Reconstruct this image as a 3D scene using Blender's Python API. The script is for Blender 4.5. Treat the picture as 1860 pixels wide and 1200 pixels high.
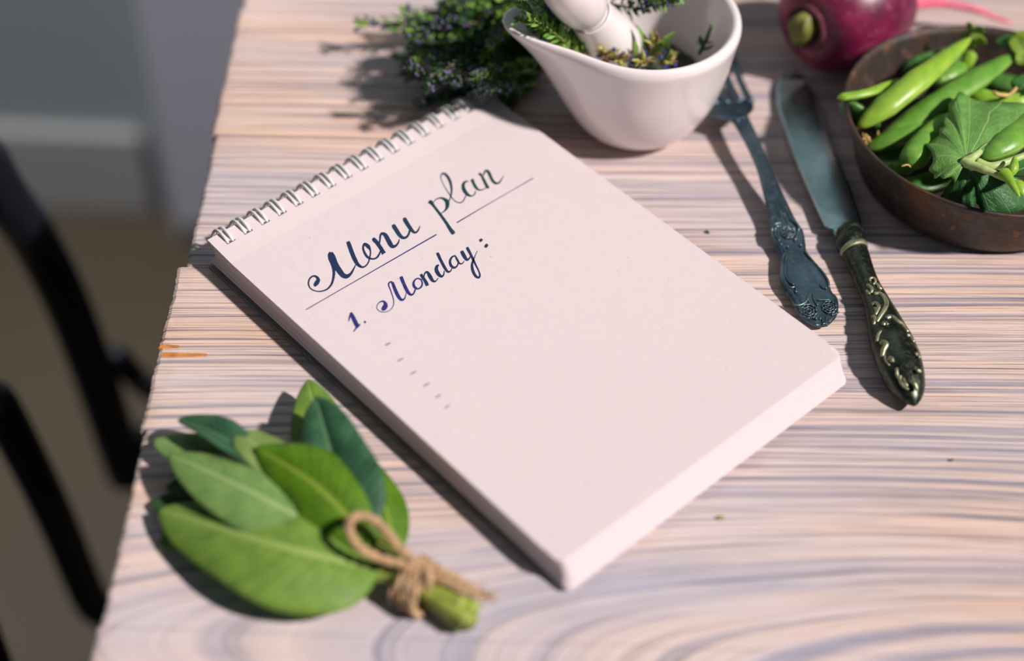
import bpy, bmesh, math, random
from mathutils import Vector, Matrix, noise as mnoise

for o in list(bpy.data.objects): bpy.data.objects.remove(o)
S = bpy.context.scene
COL = S.collection
TZ = 0.75                                  # height of the table top above the floor

# ------------------------------------------------------------------ camera
CP = Vector((0.120427, -0.479905, 0.480536 + TZ))
R0 = Vector((0.999307, 0.0244407, 0.0280738))
R1 = Vector((0.0370315, -0.7290354, -0.6834735))
R2 = Vector((0.0037622, 0.6840395, -0.7294353))
FPX = 3034.0
cam = bpy.data.cameras.new('camera'); camo = bpy.data.objects.new('camera', cam); COL.objects.link(camo)
cam.sensor_width = 36; cam.lens = FPX / 1860 * 36
m3 = Matrix((R0, -R1, -R2)).transposed()
camo.matrix_world = Matrix.Translation(CP) @ m3.to_4x4()
cam.clip_start = 0.01
cam.dof.use_dof = True; cam.dof.focus_distance = 0.662; cam.dof.aperture_fstop = 2.9
S.camera = camo

# ------------------------------------------------------------------ light
w = bpy.data.worlds.new('world'); S.world = w; w.use_nodes = True
bg = w.node_tree.nodes['Background']
bg.inputs[0].default_value = (0.55, 0.76, 1.0, 1); bg.inputs[1].default_value = 0.085
sun = bpy.data.lights.new('sun', 'SUN'); suno = bpy.data.objects.new('sun', sun); COL.objects.link(suno)
AZ, EL = math.radians(-22), math.radians(47)
sd = Vector((math.cos(AZ)*math.cos(EL), math.sin(AZ)*math.cos(EL), math.sin(EL)))
suno.rotation_euler = sd.to_track_quat('Z', 'Y').to_euler()
suno.location = Vector((0.2, 0, 1)) + sd*3
sun.energy = 4.9; sun.color = (1.0, 0.895, 0.875); sun.angle = math.radians(3.2)
def lamp(name, typ, loc, target, energy, color, **k):
    l = bpy.data.lights.new(name, typ); o = bpy.data.objects.new(name, l); COL.objects.link(o); o.location = loc
    o.rotation_euler = (Vector(loc)-Vector(target)).to_track_quat('Z', 'Y').to_euler(); l.energy = energy; l.color = color
    for a, v in k.items(): setattr(l, a, v)
    return o
# added area light for metal reflections, and an added spot brightening the background
lamp('added_reflection_light', 'AREA', (.30, .93, 1.72), (.30, 0, 1.1), 1.05, (.74, .95, .98), shape='RECTANGLE', size=.62, size_y=.66)
lamp('background_fill_spot', 'SPOT', (-.62, .20, 2.3), (-.34, .84, .48), 150, (.97, .97, 1.0), spot_size=math.radians(50), spot_blend=.6, shadow_soft_size=.08)
S.view_settings.view_transform = 'Standard'; S.view_settings.look = 'None'
S.view_settings.exposure = 0.0; S.view_settings.gamma = 1.0; S.view_settings.use_curve_mapping = False

# ------------------------------------------------------------------ helpers
def P(px, py, z=0.0):
    """world point seen at picture place (px,py), at height z above the table"""
    d = R0*((px-930)/FPX) + R1*((py-600)/FPX) + R2
    return CP + d*((z+TZ-CP.z)/d.z)
def PX(px, py, X):
    d = R0*((px-930)/FPX) + R1*((py-600)/FPX) + R2
    return CP + d*((X-CP.x)/d.x)

def tag(o, label=None, cat=None, group=None, kind=None):
    if label: o['label'] = label
    if cat: o['category'] = cat
    if group: o['group'] = group
    if kind: o['kind'] = kind
    return o
def thing(name, label, cat, loc=(0, 0, 0), group=None):
    o = bpy.data.objects.new(name, None); COL.objects.link(o); o.location = loc
    o.empty_display_size = 0.01; o['wloc'] = list(loc)
    return tag(o, label, cat, group)
def rootloc(p):
    while p.parent: p = p.parent
    return Vector(p.location)
def obj(name, vf, mat, parent=None, smooth=True, origin=None, label=None, kind=None, solid=0, bevel=0, sub=0):
    """vf = (verts, faces[, uvs per vert]) in world coordinates"""
    vs, fs = vf[0], vf[1]
    me = bpy.data.meshes.new(name)
    off = rootloc(parent) if parent else Vector(origin or (0, 0, 0))
    me.from_pydata([tuple(Vector(v)-off) for v in vs], [], fs)
    if len(vf) > 2 and vf[2]:
        uv = me.uv_layers.new(name='UVMap')
        for l in me.loops: uv.data[l.index].uv = vf[2][l.vertex_index]
    if smooth: me.shade_smooth()
    me.update()
    o = bpy.data.objects.new(name, me); COL.objects.link(o)
    if mat: me.materials.append(mat)
    if parent: o.parent = parent
    else: o.location = off
    if bevel:
        b = o.modifiers.new('b', 'BEVEL'); b.width = bevel; b.segments = 2; b.limit_method = 'ANGLE'
    if sub:
        b = o.modifiers.new('s', 'SUBSURF'); b.levels = sub; b.render_levels = sub
    if solid:
        b = o.modifiers.new('t', 'SOLIDIFY'); b.thickness = solid; b.offset = 0
    return tag(o, label, None, None, kind)
def join(*vfs):
    V, F, UV = [], [], []
    for vf in vfs:
        n = len(V); V += list(vf[0]); F += [tuple(i+n for i in f) for f in vf[1]]
        UV += list(vf[2]) if len(vf) > 2 and vf[2] else [(0, 0)]*len(vf[0])
    return V, F, UV
def box(x0, x1, y0, y1, z0, z1):
    v = [Vector((x, y, z)) for z in (z0, z1) for y in (y0, y1) for x in (x0, x1)]
    return v, [(0, 2, 3, 1), (4, 5, 7, 6), (0, 1, 5, 4), (2, 6, 7, 3), (0, 4, 6, 2), (1, 3, 7, 5)]
def cr(pts, n):
    """Catmull-Rom through pts (tuples of any length), n samples per span"""
    if len(pts) == 2: pts = [pts[0], tuple((a+b)/2 for a, b in zip(*pts)), pts[1]]
    out = []; m = len(pts)
    for i in range(m-1):
        p0, p1, p2, p3 = pts[max(i-1, 0)], pts[i], pts[i+1], pts[min(i+2, m-1)]
        for k in range(n):
            t = k/n
            out.append(tuple(0.5*((2*b)+(c-a)*t+(2*a-5*b+4*c-d)*t*t+(3*b-a-3*c+d)*t**3) for a, b, c, d in zip(p0, p1, p2, p3)))
    out.append(tuple(pts[-1])); return out
def tube(path, rad, seg=8, flat=1.0, up=Vector((0, 0, 1)), closed=False):
    """sweep a (flattened) circle; flat scales the radius along up"""
    path = [Vector(p) for p in path]; n = len(path); V, F, UV = [], [], []
    pr = None
    for i, p in enumerate(path):
        t = (path[(i+1) % n]-path[i-1]) if closed else (path[min(i+1, n-1)]-path[max(i-1, 0)])
        t.normalize()
        if pr is None:
            s = t.cross(up)
            if s.length < 1e-4: s = t.cross(Vector((1, 0, 0)))
        else:
            s = pr - t*pr.dot(t)
            if flat != 1.0: s = t.cross(up)
        s.normalize(); pr = s; u = s.cross(t).normalized()
        r = rad[i] if isinstance(rad, (list, tuple)) else rad
        for k in range(seg):
            a = 2*math.pi*k/seg
            V.append(p + s*(math.cos(a)*r) + u*(math.sin(a)*r*flat)); UV.append((i/(n-1), k/seg))
    for i in range(n if closed else n-1):
        j = (i+1) % n
        for k in range(seg):
            l = (k+1) % seg
            F.append((i*seg+k, i*seg+l, j*seg+l, j*seg+k))
    if not closed:
        F.append(tuple(range(seg))[::-1]); F.append(tuple((n-1)*seg+k for k in range(seg)))
    return V, F, UV
def lathe(prof, seg=48, M=Matrix.Identity(4), fn=None):
    V, F = [], []; n = len(prof)
    for i, (r, z) in enumerate(prof):
        for k in range(seg):
            a = 2*math.pi*k/seg; v = Vector((r*math.cos(a), r*math.sin(a), z))
            if fn: v = fn(v, a, i)
            V.append(M @ v)
    for i in range(n-1):
        for k in range(seg):
            l = (k+1) % seg
            F.append((i*seg+k, i*seg+l, (i+1)*seg+l, (i+1)*seg+k))
    return V, F
def frame(o, z, x=None):
    z = Vector(z).normalized(); x = Vector(x) if x is not None else (Vector((0, 0, 1)) if abs(z.z) < .9 else Vector((1, 0, 0)))
    y = z.cross(x).normalized(); x = y.cross(z)
    return Matrix.Translation(o) @ Matrix((x, y, z)).transposed().to_4x4()
def smoothstep(a, b, x):
    t = min(1, max(0, (x-a)/(b-a))); return t*t*(3-2*t)

# ------------------------------------------------------------------ materials
class NT:
    def __init__(s, name, rough=.6, base=(.5, .5, .5), metal=0, spec=.5):
        s.m = bpy.data.materials.new(name); s.m.use_nodes = True; s.t = s.m.node_tree; s.b = s.t.nodes['Principled BSDF']
        s.b.inputs['Roughness'].default_value = rough; s.b.inputs['Base Color'].default_value = (*base, 1)
        s.b.inputs['Metallic'].default_value = metal; s.b.inputs['Specular IOR Level'].default_value = spec
    def n(s, typ, **k):
        nd = s.t.nodes.new(typ)
        for a, v in k.items():
            if a.startswith('i_'):
                key = a[2:]; key = int(key) if key.isdigit() else key.replace('_', ' ')
                s.put(nd.inputs[key], v)
            else: setattr(nd, a, v)
        return nd
    def put(s, inp, v):
        if isinstance(v, bpy.types.NodeSocket): s.t.links.new(v, inp)
        elif isinstance(v, bpy.types.Node): s.t.links.new(v.outputs[0], inp)
        else: inp.default_value = v
    def math(s, op, a, b=0.0, c=None, clamp=False):
        nd = s.n('ShaderNodeMath', operation=op, use_clamp=clamp); s.put(nd.inputs[0], a); s.put(nd.inputs[1], b)
        if c is not None: s.put(nd.inputs[2], c)
        return nd.outputs[0]
    def coord(s, out='Object'): return s.n('ShaderNodeTexCoord').outputs[out]
    def scale(s, vec, sc, loc=(0, 0, 0), rot=(0, 0, 0)):
        nd = s.n('ShaderNodeMapping'); s.put(nd.inputs[0], vec); nd.inputs['Scale'].default_value = sc
        nd.inputs['Location'].default_value = loc; nd.inputs['Rotation'].default_value = rot; return nd.outputs[0]
    def noise(s, vec, scale=1, detail=3, rough=.5, dist=0):
        nd = s.n('ShaderNodeTexNoise'); s.put(nd.inputs['Vector'], vec); nd.inputs['Scale'].default_value = scale
        nd.inputs['Detail'].default_value = detail; nd.inputs['Roughness'].default_value = rough; nd.inputs['Distortion'].default_value = dist
        return nd.outputs[0]
    def ramp(s, fac, stops, mode='LINEAR'):
        nd = s.n('ShaderNodeValToRGB'); s.put(nd.inputs[0], fac); r = nd.color_ramp; r.interpolation = mode
        while len(r.elements) < len(stops): r.elements.new(.5)
        for e, (p, c) in zip(r.elements, stops):
            e.position = p; e.color = (*c, 1) if not isinstance(c, (int, float)) else (c, c, c, 1)
        return nd.outputs[0]
    def mix(s, fac, a, b, mode='MIX'):
        nd = s.n('ShaderNodeMix', data_type='RGBA', blend_type=mode)
        s.put(nd.inputs[0], fac)
        for i, v in ((6, a), (7, b)):
            s.put(nd.inputs[i], (*v, 1) if isinstance(v, tuple) and len(v) == 3 else v)
        return nd.outputs[2]
    def bump(s, h, strength=.3, dist=.001):
        nd = s.n('ShaderNodeBump'); s.put(nd.inputs['Height'], h); nd.inputs['Strength'].default_value = strength
        nd.inputs['Distance'].default_value = dist; s.t.links.new(nd.outputs[0], s.b.inputs['Normal']); return nd
    def color(s, v): s.put(s.b.inputs['Base Color'], v)
    def rough(s, v): s.put(s.b.inputs['Roughness'], v)

def mat_plain(name, base, rough=.6, metal=0, var=.12, sc=60, bump=.0, spec=.5, coat=0):
    n = NT(name, rough, base, metal, spec)
    f = n.noise(n.coord(), sc, 3)
    n.color(n.mix(n.ramp(f, [(.3, 0.0), (.7, 1.0)]), tuple(c*(1-var) for c in base), tuple(min(1, c*(1+var)) for c in base)))
    if bump: n.bump(f, bump, .0005)
    if coat: n.b.inputs['Coat Weight'].default_value = coat; n.b.inputs['Coat Roughness'].default_value = .08
    return n.m

def mat_wood():
    n = NT('whitewashed_wood', .62, spec=.35)
    co = n.coord(); sep = n.n('ShaderNodeSeparateXYZ'); n.put(sep.inputs[0], co); X, Y = sep.outputs[0], sep.outputs[1]
    warp = n.noise(n.scale(co, (2.2, 4, 1)), 1, 1)
    warp2 = n.noise(n.scale(co, (4.5, 16, 1), (3, 1, 0)), 1, 2)
    d = n.math('ADD', n.math('ADD', n.math('MULTIPLY', warp, .12), .022), n.math('MULTIPLY', X, -.15))
    yy = n.math('ADD', n.math('ADD', Y, .192), n.math('MULTIPLY', n.math('SUBTRACT', warp2, .5), .006))
    r = n.math('SQRT', n.math('ADD', n.math('MULTIPLY', yy, yy), n.math('MULTIPLY', d, d)))
    def comb(a, b, c=0.0):
        nd = n.n('ShaderNodeCombineXYZ'); n.put(nd.inputs[0], a); n.put(nd.inputs[1], b); n.put(nd.inputs[2], c); return nd.outputs[0]
    lines = n.noise(comb(n.math('MULTIPLY', r, 430.0), n.math('MULTIPLY', X, 2.2)), 1, 1.5, .5)
    fine = n.noise(comb(n.math('MULTIPLY', r, 1500.0), n.math('MULTIPLY', X, 9.0), 7.0), 1, 2, .6)
    patch = n.noise(n.scale(co, (4, 22, 1), (0, .4, 0)), 1, 3, .55)
    patch2 = n.noise(n.scale(co, (6, 50, 1), (2, .4, 3)), 1, 3, .55)
    fleck = n.noise(n.scale(co, (40, 900, 1)), 1, 2)
    base = n.mix(n.ramp(patch2, [(.34, 0.0), (.64, 1.0)]), (.77, .53, .385), (.76, .61, .54))
    base = n.mix(n.ramp(patch, [(.42, 0.0), (.68, .8)]), base, (.60, .54, .545))
    grey = n.mix(n.ramp(patch2, [(.35, 0.0), (.65, 1.0)]), (.10, .155, .27), (.255, .26, .36))
    lf = n.ramp(lines, [(.29, 1.0), (.40, .66), (.47, .14), (.56, 0.0)])
    lf = n.math('MULTIPLY', lf, n.ramp(patch, [(.25, 1.0), (.75, .50)]))
    c = n.mix(lf, base, grey)
    wash = n.noise(comb(n.math('MULTIPLY', r, 95.0), n.math('MULTIPLY', X, 4.5), 3.0), 1, 2.5, .55)
    near = n.ramp(n.math('MULTIPLY', n.math('ADD', Y, .22), 5.0), [(.0, .95), (.38, .85), (.62, .30), (1.0, .25)])
    c = n.mix(n.math('MULTIPLY', n.ramp(wash, [(.50, 0.0), (.60, .85), (.8, 1.0)]), near), c, n.mix(.5, c, (.27, .32, .46)))
    c = n.mix(n.ramp(fine, [(.28, .60), (.42, 0.0)]), c, (.14, .14, .17))
    c = n.mix(n.ramp(fleck, [(.56, 0.0), (.74, .30)]), c, (.80, .70, .66))
    ed = n.ramp(n.math('MULTIPLY', n.math('ADD', X, .014), 100.0), [(.0, .75), (.9, 0.0)])
    c = n.mix(n.math('MULTIPLY', ed, n.ramp(n.noise(n.scale(co, (120, 260, 60)), 1, 3), [(.42, 0.0), (.6, 1.0)])), c, (.50, .36, .27))
    n.color(c)
    h = n.math('SUBTRACT', n.math('SUBTRACT', 1.0, lf), n.math('MULTIPLY', n.ramp(fine, [(.28, 1.0), (.5, 0.0)]), .5))
    n.bump(h, 1.0, .0008)
    return n.m
def mat_paper(name, base=(.78, .70, .69)):
    n = NT(name, .75, spec=.2); co = n.coord()
    f = n.noise(co, 260, 4, .6); big = n.noise(co, 9, 2)
    c = n.mix(n.ramp(f, [(.3, 0.0), (.7, 1.0)]), tuple(x*.975 for x in base), tuple(min(1, x*1.02) for x in base))
    c = n.mix(n.ramp(big, [(.3, 0.0), (.7, .5)]), c, tuple(x*.97 for x in base))
    sp = n.noise(co, 900, 1, .5)
    c = n.mix(n.ramp(sp, [(.765, 0.0), (.80, .65)]), c, (.30, .24, .26))
    n.color(c); n.bump(f, .12, .0003); return n.m
def mat_leaf(name, base, vein, dark=None, rough=.5, trans=.25, nv=16, back=None):
    """uv.x runs base to tip, uv.y across -1..1 mapped to 0..1"""
    n = NT(name, rough, spec=.35); uv = n.coord('UV'); sep = n.n('ShaderNodeSeparateXYZ'); n.put(sep.inputs[0], uv)
    t, v = sep.outputs[0], n.math('ABSOLUTE', n.math('SUBTRACT', n.math('MULTIPLY', sep.outputs[1], 2.0), 1.0))
    mid = n.ramp(v, [(.0, 1.0), (.045, .75), (.09, 0.0)])
    sv = n.math('FRACT', n.math('SUBTRACT', n.math('MULTIPLY', t, float(nv)), n.math('MULTIPLY', v, 2.6)))
    sv = n.ramp(n.math('ABSOLUTE', n.math('SUBTRACT', sv, .5)), [(.0, .55), (.07, 0.0)])
    f = n.noise(n.coord(), 160, 3); f2 = n.noise(n.coord(), 900, 3)
    dk = dark or tuple(c*.7 for c in base)
    c = n.mix(n.ramp(f, [(.35, 0.0), (.68, 1.0)]), dk, base)
    c = n.mix(n.math('MAXIMUM', mid, sv), c, vein)
    n.color(c)
    h = n.math('ADD', n.math('MULTIPLY', f2, .6), n.math('MULTIPLY', n.math('MAXIMUM', mid, sv), -.8))
    n.bump(h, .5, .0005)
    tr = n.n('ShaderNodeBsdfTranslucent'); n.put(tr.inputs[0], n.mix(.5, c, (base[0]*1.5, min(1, base[1]*1.5), base[2]*.6)))
    mx = n.n('ShaderNodeMixShader'); mx.inputs[0].default_value = trans
    n.t.links.new(n.b.outputs[0], mx.inputs[1]); n.t.links.new(tr.outputs[0], mx.inputs[2])
    n.t.links.new(mx.outputs[0], n.t.nodes['Material Output'].inputs[0])
    return n.m
def mat_pod(name, base, hi):
    n = NT(name, .38, spec=.5); uv = n.coord('UV'); sep = n.n('ShaderNodeSeparateXYZ'); n.put(sep.inputs[0], uv)
    v = n.math('ABSOLUTE', n.math('SUBTRACT', n.math('FRACT', n.math('ADD', n.math('MULTIPLY', sep.outputs[1], 2.0), .5)), .5))
    co = n.coord(); f = n.noise(co, 120, 3); g = n.noise(co, 420, 4, .6)
    c = n.mix(n.ramp(f, [(.3, 0.0), (.7, 1.0)]), base, hi)
    c = n.mix(n.ramp(g, [(.45, 0.0), (.75, .4)]), c, tuple(min(1, x*1.5+.03) for x in base))
    c = n.mix(n.ramp(v, [(.0, .7), (.06, 0.0)]), c, (.42, .55, .16))
    n.color(c); n.bump(g, .35, .0004)
    n.b.inputs['Subsurface Weight'].default_value = .15; n.b.inputs['Subsurface Radius'].default_value = (.002, .004, .001)
    return n.m
def mat_metal(name, a, b, rough=.32, sc=40, bump=.15, c3=None):
    n = NT(name, rough, metal=.9); co = n.coord(); f = n.noise(co, sc, 4, .6); g = n.noise(co, sc*7, 3)
    c = n.mix(n.ramp(f, [(.35, 0.0), (.66, 1.0)]), a, b)
    if c3: c = n.mix(n.ramp(g, [(.55, 0.0), (.75, .7)]), c, c3)
    n.color(c); n.rough(n.ramp(g, [(.3, rough*.8), (.7, rough*1.35)])); n.bump(g, bump, .0003); return n.m
def mat_rust():
    n = NT('rusty_iron', .55, metal=.45); co = n.coord(); f = n.noise(co, 34, 5, .65); g = n.noise(co, 170, 4, .6); k = n.noise(n.scale(co, (1, 1, .25)), 80, 3)
    c = n.ramp(f, [(.30, (.022, .020, .022)), (.47, (.060, .045, .038)), (.60, (.085, .052, .036)), (.76, (.18, .078, .028))])
    c = n.mix(n.ramp(g, [(.60, 0.0), (.72, .8)]), c, (.24, .12, .05))
    c = n.mix(n.ramp(k, [(.3, .6), (.5, 0.0)]), c, (.03, .04, .05))
    n.color(c); n.rough(n.ramp(g, [(.3, .38), (.7, .7)])); n.bump(g, .4, .0006); return n.m
def mat_radish():
    n = NT('radish_skin', .36, spec=.45); co = n.coord(); f = n.noise(n.scale(co, (1, 1, 1)), 38, 4, .6); g = n.noise(co, 260, 3)
    c = n.ramp(f, [(.30, (.06, .005, .028)), (.5, (.18, .012, .055)), (.70, (.36, .05, .10))])
    c = n.mix(n.ramp(g, [(.6, 0.0), (.8, .35)]), c, (.6, .3, .3)); n.color(c); n.bump(g, .2, .0004); return n.m

M = {}
M['wood'] = mat_wood()
M['orange_wood'] = mat_plain('bare_orange_wood', (.50, .20, .045), .6, var=.3, sc=300, bump=.3)
M['under'] = mat_plain('table_underframe_wood', (.32, .25, .2), .7)
M['cover'] = mat_paper('speckled_paper_cover', (.715, .635, .635))
M['pages'] = mat_paper('page_edges', (.76, .675, .685))
M['card'] = mat_plain('grey_cardboard', (.30, .29, .25), .8, sc=300)
M['wire'] = mat_plain('white_coated_wire', (.72, .74, .72), .3, var=.03, coat=.4)
M['ink'] = mat_plain('navy_ink', (.009, .023, .080), .5, var=.25, sc=500)
M['ink_teal'] = mat_plain('teal_ink', (.006, .042, .055), .5, var=.25, sc=500)
M['ink_mid'] = mat_plain('teal_navy_ink', (.007, .034, .068), .5, var=.25, sc=500)
M['ink_violet'] = mat_plain('violet_navy_ink', (.022, .020, .155), .5, var=.25, sc=500)
M['ink_pale'] = mat_plain('diluted_ink', (.30, .27, .42), .6, var=.2, sc=700)
M['hole_shade'] = mat_plain('punched_hole_shade', (.10, .11, .11), .9)
M['china'] = mat_plain('white_porcelain', (.86, .80, .79), .22, var=.015, sc=20, coat=.5)
M['silver'] = mat_metal('tarnished_blue_silver', (.050, .085, .115), (.12, .18, .22), .36, 60, .2, (.22, .25, .23))
M['blade'] = mat_metal('tarnished_blade_steel', (.20, .29, .32), (.50, .62, .58), .28, 16, .08)
M['bronze'] = mat_metal('dark_greenish_handle_metal', (.030, .040, .035), (.085, .105, .075), .33, 90, .2, (.20, .19, .12))
M['brass'] = mat_metal('brass_highlight_relief', (.30, .32, .19), (.50, .50, .32), .42, 90, .2)  # highlights of the raised scrolls put into their brass colour
M['relief'] = mat_metal('worn_silver_relief', (.08, .14, .17), (.17, .24, .25), .38, 120, .2)
M['rust'] = mat_rust()
M['radish'] = mat_radish()
M['radish_root'] = mat_plain('pink_radish_root', (.72, .13, .21), .45, var=.25, sc=150)
M['crown'] = mat_plain('green_radish_crown', (.15, .155, .03), .55, var=.6, sc=130, bump=.3)
M['scar'] = mat_plain('pale_scar_tissue', (.15, .04, .06), .6, var=.3, sc=150, bump=.3)
M['black'] = mat_plain('black_painted_steel', (.010, .011, .018), .38, var=.2)
M['twine'] = mat_plain('jute_twine', (.47, .31, .17), .85, var=.35, sc=500, bump=.8)
M['sage_stem'] = mat_plain('sage_stem_green', (.24, .30, .045), .55, var=.35, sc=120, bump=.3)
M['sage_a'] = mat_leaf('sage_leaf_midgreen', (.22, .38, .055), (.38, .52, .14), (.15, .28, .045))
M['sage_b'] = mat_leaf('sage_leaf_greygreen', (.23, .40, .11), (.40, .53, .22), (.16, .31, .085))
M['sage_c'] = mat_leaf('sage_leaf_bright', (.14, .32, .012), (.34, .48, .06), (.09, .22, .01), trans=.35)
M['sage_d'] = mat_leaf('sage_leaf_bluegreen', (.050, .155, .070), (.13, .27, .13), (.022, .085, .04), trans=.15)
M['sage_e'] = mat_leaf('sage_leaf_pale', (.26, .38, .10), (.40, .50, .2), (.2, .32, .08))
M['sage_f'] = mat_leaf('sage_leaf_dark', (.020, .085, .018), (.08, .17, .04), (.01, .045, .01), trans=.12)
M['pea_leaf'] = mat_leaf('pea_leaf_green', (.085, .26, .055), (.33, .52, .20), (.06, .20, .04), nv=9)
M['pea_leaf_young'] = mat_leaf('young_pea_leaf', (.27, .43, .05), (.4, .55, .12), (.2, .36, .03), nv=9)
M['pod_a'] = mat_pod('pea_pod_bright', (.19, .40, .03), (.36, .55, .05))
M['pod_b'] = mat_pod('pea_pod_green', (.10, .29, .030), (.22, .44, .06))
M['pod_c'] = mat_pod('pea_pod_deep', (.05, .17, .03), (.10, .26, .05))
M['pea_stem'] = mat_plain('pale_pea_stem', (.42, .55, .20), .5, var=.2, sc=200)
M['withered'] = mat_plain('withered_flower', (.55, .38, .14), .85, var=.4, sc=300)
M['herb_stem'] = mat_plain('herb_stem', (.16, .20, .05), .6, var=.3, sc=200)
M['herb_leaf'] = mat_plain('herb_leaf_green', (.026, .095, .020), .55, var=.45, sc=80)
M['herb_leaf_light'] = mat_plain('herb_leaf_light', (.17, .34, .05), .5, var=.35, sc=80)
M['herb_flower'] = mat_plain('lilac_flower', (.12, .10, .20), .6, var=.4, sc=120)
M['herb_flower_blue'] = mat_plain('blue_flower', (.05, .055, .30), .6, var=.4, sc=120)
M['sepal'] = mat_plain('yellow_green_sepal', (.38, .38, .08), .6, var=.45, sc=500)
M['sepal_brown'] = mat_plain('brown_sepal', (.20, .12, .06), .7, var=.5, sc=500)
M['mash'] = mat_plain('dark_herb_mash', (.045, .055, .030), .8, var=.6, sc=700, bump=.8)
M['wall'] = mat_plain('grey_wall_paint', (.30, .335, .345), .8, var=.03, sc=3)
M['skirting'] = mat_plain('pale_grey_skirting_paint', (.40, .385, .37), .6, var=.03, sc=5)
M['floor'] = mat_plain('brown_floor', (.085, .062, .034), .6, var=.25, sc=2)
M['white_panel'] = mat_plain('lilac_white_cupboard_paint', (.60, .59, .68), .5, var=.03, sc=4)

# ------------------------------------------------------------------ the room
def struct(name, vf, m, **k): return obj(name, vf, m, smooth=False, kind='structure', **k)
struct('floor', box(-1.9, 1.3, -2.2, .84, -.02, 0), M['floor'])
struct('wall_back', join(box(-1.9, -.02, .84, .90, 0, 2.7), box(.62, 1.36, .84, .90, 0, 2.7), box(-.02, .62, .84, .90, 0, 1.38), box(-.02, .62, .84, .90, 2.06, 2.7)), M['wall'])
struct('added_reflection_window', join(box(-.02, 0, .85, .89, 1.38, 2.06), box(.60, .62, .85, .89, 1.38, 2.06), box(0, .60, .85, .89, 1.38, 1.40), box(0, .60, .85, .89, 2.04, 2.06), box(.292, .308, .855, .885, 1.40, 2.04)), M['white_panel'])  # unseen opening, added so the blade and fork have something bright to reflect
struct('baseboard_back', box(-1.9, -.26, .822, .839, .001, .11), M['skirting'], bevel=.004)
# unseen right wall, added with an opening that limits the sun to the table
struct('sun_mask_wall', join(box(1.3, 1.36, -2.2, -1.0, 0, 2.7), box(1.3, 1.36, .0, .839, 0, 2.7), box(1.3, 1.36, -1.0, .0, 0, 1.2), box(1.3, 1.36, -1.0, .0, 2.62, 2.7)), M['wall'])
wf = struct('sun_opening_frame', join(box(1.31, 1.35, -1.0, -.97, 1.2, 2.62), box(1.31, 1.35, -.03, .0, 1.2, 2.62), box(1.31, 1.35, -.97, -.03, 1.2, 1.23), box(1.31, 1.35, -.97, -.03, 2.59, 2.62)), M['white_panel'])

# pale cupboard behind the table
cb = thing('cupboard', 'tall pale lilac-white cupboard behind the far side of the table', 'cupboard', (-.229, .777, 0))
obj('body', box(-.229, .75, .792, .835, .001, 1.15), M['white_panel'], cb, smooth=False)
for k in range(2):
    x0 = -.228+k*.49
    obj('door', box(x0, x0+.485, .777, .792, .03, 1.148), M['white_panel'], cb, smooth=False, bevel=.002)
    obj('knob', lathe([(0, 0), (.006, 0), (.006, .01), (.012, .016), (.010, .024), (0, .026)], 16, frame(Vector((x0+(.45 if k == 0 else .04), .777, .8)), (0, -1, 0))), M['black'], cb)

# ------------------------------------------------------------------ the table
tb = thing('table', 'whitewashed wooden table with brushed grain, filling most of the view', 'table', (.35, .1, 0))
random.seed(4)
ys = [-.52, -.385, -.27, -.172, -.086, -.0005, .083, .175, .27, .37, .47, .58, .70]
XR, TH = .80, .032
for i in range(len(ys)-1):
    a, b = ys[i]+.00012, ys[i+1]-.00012
    xo = -.0127 + [.001, -.001, -.0005, .0005, -.0012, .0022, .0002, .0012, -.0008, .0004, 0, 0][i]
    n = max(8, int((b-a)/.0012)); V, F = [], []
    cols = [-.0127, -.006, .02, XR]
    for k in range(n+1):
        y = a+(b-a)*k/n
        j = mnoise.noise(Vector((y*150, i*3.1, 0)))*.00045 + mnoise.noise(Vector((y*800, i*5.1, 4)))*.0006
        g = abs(mnoise.noise(Vector((y*420, 2, 8))))*.0007
        e = .0006 if k in (0, n) else 0
        x0 = xo+j
        V += [(x0+.0006, y, TZ-TH), (x0, y, TZ-.0018), (x0+.0006, y, TZ-.0006-g), (x0+.0019, y, TZ-e*.5), (.03, y, TZ-e*.25), (XR, y, TZ-e*.25), (XR, y, TZ-TH)]
    for k in range(n):
        for q in range(6): F.append((k*7+q, k*7+q+1, (k+1)*7+q+1, (k+1)*7+q))
        F.append((k*7+6, k*7, (k+1)*7, (k+1)*7+6))
    F.append(tuple(range(7))[::-1]); F.append(tuple(n*7+q for q in range(7)))
    o = obj('plank', (V, F), M['wood'], tb, smooth=False)
    # texture space: the table frame
    o.location = (-.35, -.1, 0)
    for v in o.data.vertices: v.co += Vector((.35, .1, 0))
for (px0, px1, py, hh) in ((295, 376, 644, 8), (291, 326, 628.5, 7)):
    c = [P(px0, py-hh*.45, .00005), P(px0+12, py-hh/2, .00005), P(px1-14, py-hh/2+1.2, .00005), P(px1, py-hh/4, .00005), P(px1-2, py+hh/2.4, .00005), P(px0+30, py+hh/2, .00005), P(px0-3, py+hh*.6, .00005)]
    n = len(c); V = c+[p-Vector((0, 0, .0008)) for p in c]
    obj('bare_wood_chip', (V, [tuple(range(n))[::-1], tuple(range(n, 2*n))]+[(k, (k+1) % n, n+(k+1) % n, n+k) for k in range(n)]), M['orange_wood'], tb, smooth=False, label='splintered chip of bare orange wood at the table edge')
for x in (.06, .70):
    for y in (-.42, .60): obj('leg', box(x, x+.06, y, y+.06, .001, TZ-TH), M['under'], tb, smooth=False, bevel=.003)
for y in (-.405, .62): obj('apron', box(.12, .70, y, y+.022, TZ-TH-.09, TZ-TH), M['under'], tb, smooth=False)
for x in (.08, .72): obj('apron', box(x, x+.022, -.36, .60, TZ-TH-.09, TZ-TH), M['under'], tb, smooth=False)

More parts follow.
